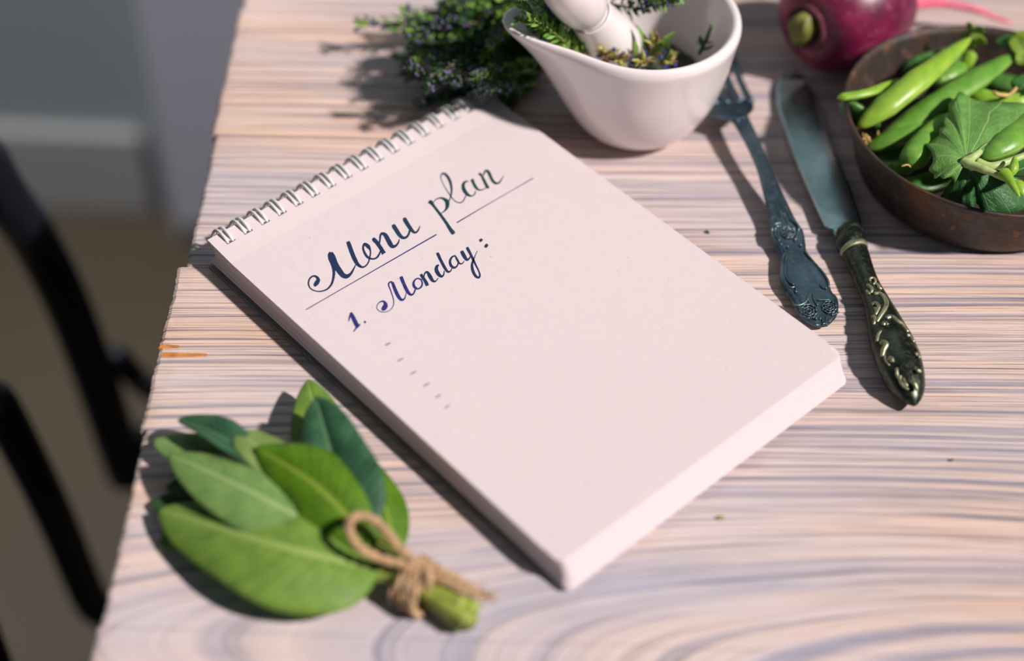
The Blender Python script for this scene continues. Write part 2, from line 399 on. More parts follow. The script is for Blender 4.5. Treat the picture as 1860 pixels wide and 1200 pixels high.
# ------------------------------------------------------------------ the chair
ch = thing('chair', 'black bent-steel chair pushed in at the left edge of the table', 'chair', (.05, .03, 0))
def lean(t): return -.14+.03*t
def hoop(pix, cy, rad, zlow):
    pts = []
    for (x, y, X) in pix: pts.append(PX(x, y, X))
    tp = pts[0]
    # mirror about Y=cy and close with an arch
    top = []
    n = 9
    for k in range(1, n):
        a = k/n*math.pi
        top.append(Vector((tp.x-.004*math.sin(a), cy-(tp.y-cy)*-math.cos(a)*1.0 if False else cy-(tp.y-cy)*(-math.cos(a))*-1, tp.z+(tp.y-cy)*.62*math.sin(a))))
    low = pts[-1]; ext = [Vector((low.x+.004, low.y+.006, (low.z+zlow)/2)), Vector((low.x+.006, low.y+.010, zlow))]
    right = pts+ext
    left = [Vector((p.x, 2*cy-p.y, p.z)) for p in right]
    # arch from left top to right top
    arch = [Vector((tp.x-.006*math.sin(math.pi*k/n), cy-(tp.y-cy)*math.cos(math.pi*k/n), tp.z+(tp.y-cy)*.62*math.sin(math.pi*k/n))) for k in range(1, n)]
    path = [tuple(p) for p in left[::-1]+arch+right]
    path = cr(path, 4)
    return tube(path, rad, 14)
outer = [(0, 345, -.142), (62, 432, -.138), (122, 550, -.132), (180, 705, -.126), (232, 860, -.12)]
inner = [(0, 742, -.132), (58, 850, -.128), (108, 955, -.124), (165, 1090, -.118)]
obj('back_hoop', hoop(outer, .012, .0134, .40), M['black'], ch)
obj('inner_back_hoop', hoop(inner, .012, .0106, .36), M['black'], ch)
SEATZ = .43
obj('seat', lathe([(0, -.012), (.19, -.012), (.203, -.006), (.205, .003), (.198, .010), (.18, .009), (.10, .004), (0, .003)], 48, Matrix.Translation((.135, .012, SEATZ))), M['black'], ch)
for y, s in ((.012+.196, 1), (.012-.196, -1)):
    p = PX(238, 700, -.112)
    obj('brace', tube(cr([(-.119, y-s*.004, p.z+.03), (-.105, y-s*.004, p.z-.0), (-.08, y-s*.03, SEATZ+.03), (.0, y-s*.06, SEATZ+.004)], 5), [.005]+[.008]*8+[.008]*7, 10), M['black'], ch)
for sx in (-1, 1):
    for sy in (-1, 1):
        obj('leg', tube([(.135+sx*.13, .012+sy*.13, SEATZ-.01), (.135+sx*.17, .012+sy*.17, .2), (.135+sx*.19, .012+sy*.19, .004)], .011, 10), M['black'], ch)
obj('foot_ring', tube([(.135+.225*math.cos(a*math.pi/16), .012+.225*math.sin(a*math.pi/16), .2) for a in range(32)], .006, 8, closed=True), M['black'], ch)

# ------------------------------------------------------------------ the notepad
TH_N = .0143
CT, ST = math.cos(math.radians(43.38)), math.sin(math.radians(43.38))
def NP(u, v, z=0):
    """notepad coordinates: u along the wire binding, v down the long side (0 at the binding)"""
    return Vector((CT*u+ST*v, ST*u-CT*v, z+TZ))
NW, NL = .148, .206
nb = thing('notepad', 'cream wire-bound notepad lying on the table with a hand-lettered menu plan', 'notepad', tuple(NP(NW/2, NL/2, 0)))
def slab(u0, u1, v0, v1, z0, z1, rc=.0, nr=4):
    """flat slab with rounded lower corners"""
    out = [(u0, v0), (u1, v0)]
    for (cu, cv, a0) in ((u1-rc, v1-rc, 0), (u0+rc, v1-rc, 90)):
        if rc <= 0: out.append((cu, cv)); continue
        for k in range(nr+1):
            a = math.radians(a0+90*k/nr); out.append((cu+rc*math.cos(a), cv+rc*math.sin(a)))
    n = len(out); V = [NP(u, v, z) for z in (z0, z1) for u, v in out]
    return V, [tuple(range(n))[::-1] if False else tuple(range(n)), tuple(range(n, 2*n))[::-1]]+[(k, n+k, n+(k+1) % n, (k+1) % n) for k in range(n)]
random.seed(8)
obj('back_cover', slab(-.0010, NW-.0002, -.0002, NL+.0026, .0001, .0012, .003), M['card'], nb, smooth=False)
obj('loose_sheet', slab(-.0002, NW, .0012, NL+.0028, .0016, .0018, .003), M['card'], nb, smooth=False)
obj('loose_sheet', slab(.0003, NW-.0002, .0010, NL+.0030, .0024, .0026, .003), M['pages'], nb, smooth=False)
NS = 26; lay = []
for k in range(NS):
    z0 = .0030+k*(.0138-.0030)/NS; f = k/(NS-1)
    inset = .0011*math.sin(math.pi*min(1, f*1.02))+.0003*f+random.uniform(-.00006, .00006)
    lay.append(slab(inset, NW-inset*.3, .0020*math.sin(math.pi*f)+.0003, NL+.0056*(1-f)**1.1+random.uniform(-.0001, .0001), z0, z0+(.0138-.0030)/NS-.00003, .003))
obj('page_block', join(*lay), M['pages'], nb, smooth=False, kind='stuff')
# top sheet: slight crease below the binding
vv = [0, .0005, .004, .010, .0152, .0160, .0168]+[.0168+(NL-.0168)*k/24 for k in range(1, 25)]
uu = [NW*k/16 for k in range(17)]
def top_z(u, v):
    z = TH_N-.0002
    if v < .0160: z += .0012*(1-v/.0160)
    return z - .00025*math.exp(-(u-.0)**2/.00003)
V, F = [], []
rc = .003
for v in vv:
    for u in uu:
        u2 = u
        if v > NL-rc:
            ex = rc-math.sqrt(max(0, rc*rc-(v-(NL-rc))**2)); u2 = ex+u*(NW-2*ex)/NW
        V.append(NP(u2, v, top_z(u, v)))
n = len(uu)
for i in range(len(vv)-1):
    for k in range(n-1): F.append((i*n+k, (i+1)*n+k, (i+1)*n+k+1, i*n+k+1))
top = obj('top_sheet', (V, F), M['cover'], nb, smooth=False)
mo = top.modifiers.new('t', 'SOLIDIFY'); mo.thickness = .00022; mo.offset = -1

def wire_ring(u):
    parts = []
    for du in (-.00115, .00115):
        pts = []
        for k in range(33):
            a = math.radians(-62+ k*(304)/32)
            ca = math.cos(a); v = .0006+ca*(.0085 if ca > 0 else .0054); z = .0082+math.sin(a)*.0076
            pts.append(NP(u+du+.0006*math.sin(a), v, z+.0006))
        parts.append((tube(pts, .00062, 8)))
    return join(*parts)
for k in range(17):
    u = .0062+k*.00848
    obj('wire_ring', wire_ring(u), M['wire'], nb)
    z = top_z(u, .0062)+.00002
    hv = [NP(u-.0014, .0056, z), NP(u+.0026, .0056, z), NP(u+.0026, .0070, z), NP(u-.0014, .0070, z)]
    obj('punch_hole_shade', (hv+[p-Vector((0, 0, .0001)) for p in hv], [(3, 2, 1, 0), (4, 5, 6, 7), (0, 1, 5, 4), (1, 2, 6, 5), (2, 3, 7, 6), (3, 0, 4, 7)]), M['hole_shade'], nb, smooth=False)  # thin dark plate laid on the sheet for the shade inside the hole

# lettering, stroke by stroke: (x, y, pen width) in zoomed-photo coordinates
PGZ = TH_N-.0002+.00004
def stroke(pts, ox, oy, sc, thin=1.0):
    q = [(ox+x/sc, oy+y/sc, w_/sc*thin) for x, y, w_ in pts]
    q = cr(q, 7); V = []
    for i, (x, y, w_) in enumerate(q):
        a, b = q[max(i-1, 0)], q[min(i+1, len(q)-1)]
        tx, ty = b[0]-a[0], b[1]-a[1]; l = math.hypot(tx, ty) or 1; nx, ny = -ty/l, tx/l
        h = max(w_*1.06, 1.1)/2
        V += [P(x+nx*h, y+ny*h, PGZ), P(x-nx*h, y-ny*h, PGZ)]
    F = [(2*i, 2*i+1, 2*i+3, 2*i+2) for i in range(len(q)-1)]
    return V, F
def fix_up(vf):
    V, F = vf[0], vf[1]; out = []
    for f in F:
        nrm = (V[f[1]]-V[f[0]]).cross(V[f[2]]-V[f[0]])
        out.append(f if nrm.z > 0 else f[::-1])
    # each stroke a hair above the last one so that overlaps stay clean
    return V, out
def letter(strokes, ox, oy, sc, mat, name='handwritten_letter', thin=1.0, label=None):
    vfs = []
    for i, s in enumerate(strokes):
        V, F = stroke(s, ox, oy, sc, thin)
        vfs.append(fix_up(([v+Vector((0, 0, i*.000006)) for v in V], F)))
    return obj(name, join(*vfs), mat, nb, smooth=False, label=label)
A = (530, 360, 5.0); B = (760, 280, 7.5); C = (610, 400, 5.4533)
letter([[(218, 800, 20), (215, 785, 34), (228, 765, 38), (240, 740, 32), (225, 714, 22), (195, 706, 15), (165, 727, 14), (151, 768, 14), (165, 812, 12), (205, 838, 10), (260, 845, 11), (320, 825, 14), (360, 780, 18), (378, 720, 22), (382, 660, 26), (370, 600, 30), (350, 550, 34), (344, 512, 30), (355, 490, 24)],
        [(352, 492, 34), (368, 530, 52), (395, 600, 52), (430, 655, 50), (465, 698, 44), (500, 708, 36), (535, 685, 22), (560, 645, 14), (582, 600, 7)],
        [(508, 392, 30), (520, 420, 36), (545, 490, 37), (575, 560, 36), (605, 605, 28), (645, 625, 16), (680, 605, 12), (700, 570, 12), (710, 520, 13)]], *A, M['ink'], label='flourished capital M in dark blue ink')
letter([[(700, 560, 11), (713, 515, 13), (712, 470, 16), (692, 436, 34), (662, 416, 24), (648, 445, 18), (655, 480, 20), (680, 525, 22), (710, 545, 17), (745, 550, 14), (775, 535, 16), (795, 505, 16), (806, 478, 11)]], *A, M['ink'])
letter([[(735, 362, 22), (750, 378, 36), (775, 405, 34), (810, 455, 34), (828, 487, 36), (838, 502, 42)], [(790, 440, 9), (800, 380, 15), (806, 335, 18), (822, 320, 24), (850, 335, 36), (875, 378, 40), (895, 415, 40), (915, 437, 32), (945, 430, 20), (968, 400, 14), (978, 368, 7)]], *A, M['ink'])
letter([[(918, 238, 24), (926, 252, 36), (950, 290, 37), (980, 335, 34), (1010, 358, 25), (1040, 353, 20), (1062, 325, 18), (1072, 285, 16)], [(1020, 176, 26), (1028, 195, 36), (1045, 225, 36), (1075, 270, 34), (1100, 300, 27), (1125, 310, 18), (1148, 290, 14), (1165, 248, 5)]], *A, M['ink_mid'])
letter([[(135, 668, 14), (165, 652, 54), (200, 692, 38), (260, 770, 36), (320, 850, 37), (390, 950, 42), (440, 1030, 50), (470, 1066, 56), (484, 1085, 40)], [(205, 655, 11), (240, 615, 13), (300, 595, 20), (350, 610, 36), (388, 645, 56), (394, 700, 50), (375, 750, 28), (340, 785, 14), (305, 806, 10)]], *B, M['ink_teal'], label='lower-case p in teal-black ink')
letter([[(415, 645, 14), (432, 600, 16), (448, 540, 22), (451, 470, 28), (438, 390, 36), (410, 325, 38), (375, 280, 36), (338, 262, 26), (312, 280, 16), (306, 320, 12), (330, 390, 10), (380, 480, 12), (440, 570, 14), (490, 630, 12), (550, 660, 14), (600, 645, 15), (630, 600, 15), (652, 550, 14)]], *B, M['ink_teal'])
letter([[(680, 370, 12), (645, 372, 24), (615, 402, 38), (612, 460, 48), (640, 515, 48), (680, 555, 36), (725, 568, 18), (765, 545, 16), (779, 500, 14)], [(728, 338, 34), (734, 352, 44), (748, 388, 38), (775, 440, 38), (810, 478, 28), (850, 488, 16), (890, 476, 12), (922, 452, 9)]], *B, M['ink_teal'])
letter([[(815, 272, 20), (840, 272, 34), (865, 300, 30), (890, 350, 38), (920, 410, 38), (942, 450, 44), (946, 466, 30)], [(885, 290, 14), (900, 245, 24), (930, 224, 32), (960, 252, 42), (985, 310, 38), (1015, 365, 37), (1055, 395, 30), (1100, 385, 22), (1130, 345, 16), (1162, 290, 6)]], *B, M['ink_teal'])
letter([[(556, 562, 1.5), (640, 513.5, 1.5), (720, 467.5, 1.9), (793, 425.6, 2.2)]], 0, 0, 1, M['ink_violet'], 'pen_underline', label='thin violet-blue line under the first word')
letter([[(829.8, 404.2, 2.2), (880, 374.5, 1.4), (925, 348.5, 1.2), (969, 323, 1.6)]], 0, 0, 1, M['ink_teal'], 'pen_underline', label='thin grey-green line under the second word')
letter([[(468, 895, 20), (472, 878, 42), (490, 850, 46), (490, 825, 34), (470, 802, 18), (435, 810, 10), (410, 840, 8), (408, 875, 8), (440, 902, 8), (490, 908, 7), (540, 885, 7), (570, 840, 9), (570, 780, 10), (545, 700, 11), (523, 640, 14), (533, 614, 14), (560, 608, 16)],
        [(560, 612, 26), (585, 680, 33), (615, 745, 34), (648, 786, 26), (680, 775, 14), (695, 730, 8), (702, 695, 6)], [(645, 556, 28), (652, 575, 34), (670, 620, 32), (705, 695, 33), (740, 735, 23), (770, 725, 15), (785, 690, 15), (800, 660, 12)]], *C, M['ink_violet'])
letter([[(845, 588, 14), (815, 575, 13), (786, 588, 14), (770, 618, 22), (776, 655, 26), (800, 676, 18), (825, 674, 15), (848, 655, 17), (856, 622, 16), (846, 592, 14)], [(845, 590, 9), (866, 575, 9)]], *C, M['ink_violet'])
letter([[(842, 532, 24), (852, 550, 30), (880, 592, 30), (898, 625, 34), (908, 648, 30)], [(872, 572, 9), (880, 528, 14), (905, 512, 22), (930, 550, 36), (955, 592, 30), (980, 605, 17), (1000, 592, 10), (1014, 570, 8)]], *C, M['ink'])
letter([[(1022, 442, 14), (1002, 455, 26), (996, 490, 36), (1015, 530, 36), (1045, 555, 24), (1068, 538, 14), (1074, 500, 10)], [(1004, 320, 22), (1014, 340, 30), (1038, 392, 28), (1075, 462, 28), (1108, 508, 22), (1138, 500, 12), (1152, 468, 9)]], *C, M['ink'])
letter([[(1188, 350, 12), (1155, 360, 16), (1132, 398, 22), (1138, 442, 26), (1168, 468, 22), (1198, 455, 15), (1212, 420, 13), (1204, 380, 16)], [(1182, 350, 14), (1205, 395, 20), (1228, 428, 16), (1256, 425, 10), (1272, 400, 7)]], *C, M['ink'])
letter([[(1246, 302, 28), (1256, 325, 36), (1278, 365, 34), (1300, 390, 24), (1325, 372, 12), (1336, 338, 8)], [(1300, 265, 24), (1308, 285, 29), (1330, 325, 26), (1355, 378, 24), (1385, 440, 18), (1415, 500, 14), (1427, 545, 18), (1412, 567, 20), (1380, 545, 26), (1355, 490, 28), (1350, 430, 21), (1372, 370, 10), (1402, 300, 5)]], *C, M['ink'])
letter([[(1428, 185, 24), (1438, 198, 36), (1446, 208, 24)], [(1478, 242, 28), (1490, 252, 42), (1502, 262, 26)]], *C, M['ink_teal'], 'colon')
letter([[(146, 912, 18), (155, 930, 34), (175, 970, 40), (200, 1022, 42), (214, 1050, 36)], [(150, 922, 16), (136, 960, 16), (128, 1000, 9)], [(243, 1028, 10), (215, 1050, 24), (195, 1075, 14), (175, 1102, 11)]], *C, M['ink_violet'], 'numeral_one')
letter([[(277, 1007, 14), (288, 1007, 24), (299, 1008, 14)]], *C, M['ink_violet'], 'full_stop')
for a in (((594, 283), (658, 252)), ((730, 455), (793, 424)), ((872, 598), (934, 562)), ((1012, 728), (1080, 690)), ((1142, 855), (1208, 812)), ((1242, 972), (1300, 928))):
    letter([[(a[0][0], a[0][1], 12), ((a[0][0]+a[1][0])/2, (a[0][1]+a[1][1])/2, 20), (a[1][0], a[1][1], 12)]], 600, 580, 6.0, M['ink_pale'], 'list_dash')

# ------------------------------------------------------------------ mortar and pestle
MC = Vector((.1747, .1020, TZ))
SPA = math.atan2(P(930, 50, .058).y-MC.y, P(930, 50, .058).x-MC.x)
mprof = [(0, .0003), (.017, .0003), (.0205, .0012), (.0258, .0050), (.0305, .0115), (.0345, .0205), (.0373, .0310), (.0390, .0420), (.0402, .0500), (.0408, .0535), (.0409, .0558), (.0402, .0577), (.0388, .0586), (.0372, .0580), (.0360, .0562), (.0350, .0510), (.0332, .0400), (.0300, .0280), (.0250, .0180), (.0180, .0115), (.0090, .0085), (0, .0080)]
def spout(v, a, i):
    d = (a-SPA+math.pi) % (2*math.pi)-math.pi
    s = max(0, v.z/.0586)**2.6
    if i > 14: s *= .8
    g = math.exp(-(d/.36)**2); g2 = math.exp(-(d/.62)**2)
    r = Vector((v.x, v.y, 0)); l = r.length
    if l > 1e-6: r = r/l*(l+.0195*s*g*(.75+.25*g)+.003*s*g2)
    return Vector((r.x, r.y, v.z+.0030*s*g))
mt = thing('mortar', 'small white porcelain mortar with a pouring spout, holding crushed herbs', 'mortar', tuple(MC))
pp = cr([(a, b) for a, b in mprof], 3)
def spout3(v, a, i): return spout(v, a, i/3)
obj('bowl', lathe(pp, 96, Matrix.Translation(MC), spout3), M['china'], mt)
obj('herb_mash', lathe([(.029, .0245), (.024, .028), (.017, .0300), (.009, .031), (0, .0305)], 40, Matrix.Translation(MC), lambda v, a, i: Vector((v.x, v.y, v.z+.003*mnoise.noise(v*220)))), M['mash'], mt, label='dark layer of crushed herb lining the bowl', kind='stuff')
pb, pk = P(1121, 90, .033), P(1040, -14, .076)
ax = (pk-pb).normalized(); Lk = (pk-pb).length
ps = thing('pestle', 'white porcelain pestle leaning in the mortar', 'pestle', tuple(pb))
kp = [(0, -.004), (.006, -.0035), (.0108, -.001), (.0126, .004), (.0124, .010), (.0112, .018), (.0100, .026), (.0092, .034), (.0087, Lk-.021), (.0085, Lk-.0165), (.0090, Lk-.0155)]
kn = [(.0090, Lk-.0155), (.0103, Lk-.0135), (.0112, Lk-.008), (.0115, Lk), (.0110, Lk+.008), (.0088, Lk+.016), (.0062, Lk+.022), (.003, Lk+.0245), (0, Lk+.025)]
FR = frame(pb, ax)
obj('shaft', lathe(cr(kp, 3), 40, FR), M['china'], ps)
obj('knob', lathe(cr(kn, 3), 40, FR), M['china'], ps)

# ------------------------------------------------------------------ herb sprigs
def leaf_blade(L, w_, fold=.25, n=5):
    """small pointed leaf along +X, rooted at the origin"""
    V, F = [], []
    for i in range(n+1):
        t = i/n; ww = w_*math.sin(math.pi*min(1, t*.93+.04))**.8*(1-.25*t); z = .18*L*t*t*-.6
        V += [Vector((L*t, -ww, z+ww*fold)), Vector((L*t, 0, z)), Vector((L*t, ww, z+ww*fold))]
    for i in range(n): F += [(3*i, 3*i+3, 3*i+4, 3*i+1), (3*i+1, 3*i+4, 3*i+5, 3*i+2)]
    return V, F
def blob(c, r, seed, sq=1.0):
    bm = bmesh.new(); bmesh.ops.create_icosphere(bm, subdivisions=1, radius=r)
    V = [Vector(v.co) for v in bm.verts]; F = [tuple(v.index for v in f.verts) for f in bm.faces]; bm.free()
    return [c+Vector((v.x, v.y, v.z*sq))*(1+.35*mnoise.noise(v*900+Vector((seed, 0, 0)))) for v in V], F
def make_sprig_parts(seed, L=.075, lw=.0019, ll=.0105, flow=True):
    R = random.Random(seed)
    path = cr([(0, 0, 0), (L*.35, R.uniform(-.003, .003), R.uniform(0, .003)), (L*.7, R.uniform(-.004, .004), R.uniform(-.001, .004)), (L, R.uniform(-.005, .005), R.uniform(-.002, .003))], 5)
    rr = [.0009-.0005*i/(len(path)-1) for i in range(len(path))]
    stem = tube(path, rr, 6)
    def at(t):
        f = t*(len(path)-1); i = min(int(f), len(path)-2); return Vector(path[i]).lerp(Vector(path[i+1]), f-i)
    lv, fl = [], []
    N = 14
    for i in range(N):
        t = .12+.86*i/(N-1); c = at(t); a0 = i*1.35
        k = 4 if t > .35 else 2
        for j in range(k):
            a = a0+2*math.pi*j/k+R.uniform(-.3, .3); s = (1.05-.55*t)*R.uniform(.75, 1.2)
            Mx = Matrix.Translation(c) @ Matrix.Rotation(a, 4, 'X') @ Matrix.Rotation(-math.radians(R.uniform(30, 62)), 4, 'Y') @ Matrix.Rotation(R.uniform(-.4, .4), 4, 'X')
            V, F = leaf_blade(ll*s, lw*s*1.15, R.uniform(.1, .6)); lv.append(([Mx @ v for v in V], F))
        if flow and t > .5:
            for j in range(3):
                a = R.uniform(0, 6.28); d = R.uniform(.0014, .0034)
                cc = c+Vector((R.uniform(-.002, .003), d*math.cos(a), d*math.sin(a)))
                fl.append(blob(cc, R.uniform(.0007, .0014), R.random()*9))
    return stem, join(*lv), (join(*fl) if fl else None)
SP = []
for sd_, flw in ((1, True), (2, True), (3, True), (4, False), (5, True)):
    st, lv, fl = make_sprig_parts(sd_, flow=flw)
    def mk(nm, vf, m):
        me = bpy.data.meshes.new(nm); me.from_pydata([tuple(v) for v in vf[0]], [], vf[1]); me.shade_smooth(); me.materials.append(m); return me
    SP.append((mk('stem', st, M['herb_stem']), mk('leaves', lv, M['herb_leaf']), mk('leaves', lv, M['herb_leaf_light']), mk('flowers', fl, M['herb_flower']) if fl else None, mk('flowers', fl, M['herb_flower_blue']) if fl else None))
def sprig(base, tip, var, light=False, blue=False, parent=None, label=None, group=None, name='herb_sprig', rroll=0.0):
    st, l1, l2, f1, f2 = SP[var]
    d = Vector(tip)-Vector(base); s = d.length/.075
    Mx = frame(Vector(base), Vector((0, 0, 1)))
    x = d.normalized(); y = Vector((0, 0, 1)).cross(x).normalized(); z = x.cross(y)
    Mx = Matrix.Translation(base) @ Matrix((x, y, z)).transposed().to_4x4() @ Matrix.Rotation(rroll, 4, 'X') @ Matrix.Diagonal((s, min(1.15, max(.75, s)), min(1.15, max(.75, s)), 1))
    if parent:
        Mx = Matrix.Translation(-rootloc(parent)) @ Mx
        r = bpy.data.objects.new('sprig', st); COL.objects.link(r); r.parent = parent; r.matrix_local = Mx
    else:
        r = bpy.data.objects.new(name, None); COL.objects.link(r); r.matrix_world = Mx; r.empty_display_size = .01
        tag(r, label, 'herb', group)
        s0 = bpy.data.objects.new('stem', st); COL.objects.link(s0); s0.parent = r
    a = bpy.data.objects.new('leaves', l2 if light else l1); COL.objects.link(a); a.parent = r; a['kind'] = 'stuff'
    f = f2 if blue else f1
    if f:
        b = bpy.data.objects.new('flowers', f); COL.objects.link(b); b.parent = r; b['kind'] = 'stuff'
    return r
hb = thing('herb_bunch', 'dark green heap of flowering herb sprigs with lilac blossoms behind the notepad', 'herbs', tuple(P(860, 110, 0)))
random.seed(21)
def zs(lo, hi): return random.uniform(lo, hi)
tips = [(652, 42, .020, 970, 20, .016, 1), (735, 28, .018, 1000, 10, .020, 1), (748, 60, .024, 1000, 40, .018, 0), (722, 98, .016, 980, 80, .010, 0), (728, 118, .012, 985, 100, .008, 1), (742, 138, .010, 990, 110, .010, 0), (755, 192, .008, 960, 120, .006, 0), (775, 186, .006, 985, 130, .010, 0), (790, 165, .016, 1000, 120, .006, 0), (830, 178, .012, 1000, 110, .010, 0), (862, 172, .010, 1010, 100, .010, 0), (905, 175, .006, 1000, 60, .010, 0), (940, 168, .006, 985, 50, .012, 0), (925, 190, .004, 960, 70, .010, 0)]
for i, (tx, ty, tz, bx, by, bz, li) in enumerate(tips):
    sprig(P(bx, by, bz), P(tx, ty, tz), i % 5, light=bool(li), parent=hb, rroll=i*1.1)
for i in range(80):
    tx = random.uniform(735, 930); lo = -14+(0 if tx > 775 else 60); ty = random.uniform(lo, 165 if tx > 760 else 140)
    tz = zs(.004, .040); ang = random.uniform(-.5, .35); Ln = random.uniform(150, 260)
    bx, by = tx+Ln*math.cos(ang), ty+Ln*math.sin(ang)*.6-15
    if by > 150: by = 150
    if bx > 985: bx = random.uniform(950, 985)
    sprig(P(bx, by, max(.006, tz-.01)), P(tx, ty, tz), random.randrange(5), light=random.random() < .13, parent=hb, rroll=random.uniform(0, 6))
for i, (tx, ty, tz, bx, by, bz) in enumerate([(884, 108, .036, 955, 12, .044), (893, 92, .040, 950, -5, .046), (905, 70, .044, 970, 5, .048), (880, 28, .036, 985, -10, .04), (820, 12, .03, 930, -8, .034)]):
    sprig(P(bx, by, bz), P(tx, ty, tz), (i+3) % 5, light=True, parent=hb, rroll=i)

G1 = 'herb sprigs standing in the mortar spout'
for i, (bx, by, bz, tx, ty, tz, li, fl, lab) in enumerate([
        (1062, 100, .040, 932, -2, .076, 1, 0, 'light green herb sprig reaching furthest left over the tip of the mortar spout'),
        (1040, 86, .040, 962, -22, .074, 1, 0, 'upright light green herb sprig left of the pestle knob'),
        (1070, 96, .036, 985, 2, .070, 1, 1, 'light green herb sprig with blue flowers touching the left side of the pestle knob'),
        (1078, 104, .034, 955, 50, .056, 0, 1, 'dark herb sprig with blue flowers lying lowest along the near wall of the spout'),
        (1085, 106, .033, 1000, 48, .050, 0, 1, 'dark herb sprig with blue flowers lying against the lower pestle shaft'),
        (1050, 92, .038, 1010, -10, .066, 0, 0, 'dark green herb sprig pressed behind the pestle knob'),
        (1078, 100, .040, 950, 26, .068, 1, 0, 'light green herb sprig crossing the middle of the mortar spout'),
        (1066, 104, .040, 962, 24, .074, 1, 0, 'short light green herb sprig between the spout and the pestle')]):
    sprig(P(bx, by, bz), P(tx, ty, tz), i % 5 if fl else 3, light=bool(li), blue=True, label=lab, group=G1, rroll=i*1.3)
G2 = 'herb sprigs lying along the far wall inside the mortar'
for i, (bx, by, bz, tx, ty, tz, li, lab) in enumerate([
        (1105, -20, .058, 1232, 6, .062, 1, 'light green herb sprig right of the pestle on the far wall of the mortar'),
        (1098, 4, .054, 1205, 8, .058, 0, 'shorter dark green herb sprig right beside the pestle at the top of the photo'),
        (1110, -8, .058, 1222, 14, .058, 0, 'dark green herb sprig hanging lowest on the far inside wall of the mortar'),
        (1120, -22, .062, 1250, -4, .062, 1, 'light green herb sprig at the very top edge of the photo over the mortar')]):
    sprig(P(bx, by, bz), P(tx, ty, tz), (i+1) % 5, light=bool(li), blue=True, label=lab, group=G2, rroll=i*2)
# crushed flower heads in the mortar
def cone_petal(L, r, n=5):
    return tube(cr([(0, 0, 0), (L*.5, 0, L*.06), (L, 0, L*.02)], 3), [r*.5, r*.95, r, r*.85, r*.6, r*.3, r*.08], n)
def flower_head(c, axis, n, L, r, seed, label, leafy=0):
    R = random.Random(seed); h = thing('crushed_flower_head', label, 'herb', tuple(c)); mx = frame(c, axis)
    A_, B_, D_ = [], [], []
    for i in range(n):
        a = R.uniform(0, 6.28); tilt = R.uniform(.15, 1.25); dz = R.uniform(-.003, .005)
        V, F, U = cone_petal(L*R.uniform(.7, 1.15), r*R.uniform(.7, 1.2))
        m = mx @ Matrix.Translation((0, 0, dz)) @ Matrix.Rotation(a, 4, 'Z') @ Matrix.Rotation(-math.pi/2+tilt, 4, 'Y')
        (A_ if R.random() < .62 else B_).append(([m @ v for v in V], F))
    for i in range(7):
        a = R.uniform(0, 6.28); V, F = blob(Vector((0, 0, 0)), .0010, i)
        m = mx @ Matrix.Rotation(a, 4, 'Z') @ Matrix.Translation((R.uniform(.002, .005), 0, R.uniform(-.002, .004)))
        D_.append(([m @ v for v in V], F))
    obj('sepals', join(*A_), M['sepal'], h, kind='stuff'); obj('dry_sepals', join(*B_), M['sepal_brown'], h, kind='stuff')
    obj('petals', join(*D_), M['herb_flower_blue'], h, kind='stuff')
    for i in range(leafy):
        a = i*2.2+.4; V, F = leaf_blade(.0125, .0021, .3, 7)
        m = mx @ Matrix.Rotation(a, 4, 'Z') @ Matrix.Translation((.002, 0, 0)) @ Matrix.Rotation(-1.15+.25*(i % 2), 4, 'Y')
        obj('leaf', ([m @ v for v in V], F), M['herb_leaf_light'], h)
    return h
flower_head(P(1104, 104, .0420), (-.3, -.5, .8), 34, .0066, .0010, 3, 'yellow-green crushed flower head left of the pestle tip')
flower_head(P(1128, 114, .0430), (.1, -.6, .7), 28, .0055, .0010, 13, 'brownish crushed flower head at the pestle tip against the front rim')
flower_head(P(1160, 116, .0425), (.3, -.4, .8), 28, .0058, .0010, 5, 'crushed flower head right of the pestle tip, low by the front rim', 1)
flower_head(P(1184, 98, .0425), (.2, .1, .95), 30, .0072, .0010, 7, 'tallest crushed flower head right of the pestle, with upright green leaves', 4)
flower_head(P(1206, 112, .038), (.6, 0, .7), 22, .005, .0009, 9, 'small bluish crushed flower head at the right end of the herbs in the mortar', 1)
for i, (a, b, zz, lab) in enumerate([((1270, 98), (1293, 46), .046, 'single green herb stem leaning on the right inner wall of the mortar')]):
    h = thing('herb_twig', lab, 'herb', tuple(P(*a, zz-.008)))
    p0, p1 = P(*a, zz-.008), P(*b, zz+.006)
    obj('stem', tube(cr([tuple(p0), tuple(p0.lerp(p1, .5)+Vector((.0004, 0, .0006))), tuple(p1)], 4), .0009, 7), M['herb_leaf'], h)
    for k in range(4):
        V, F = leaf_blade(.006, .0014, .3); m = frame(p0.lerp(p1, .15+.1*k), (math.cos(k*1.8), math.sin(k*1.8), .4)) @ Matrix.Rotation(-math.pi/2, 4, 'Y')
        obj('leaf', ([m @ v for v in V], F), M['herb_leaf'], h)

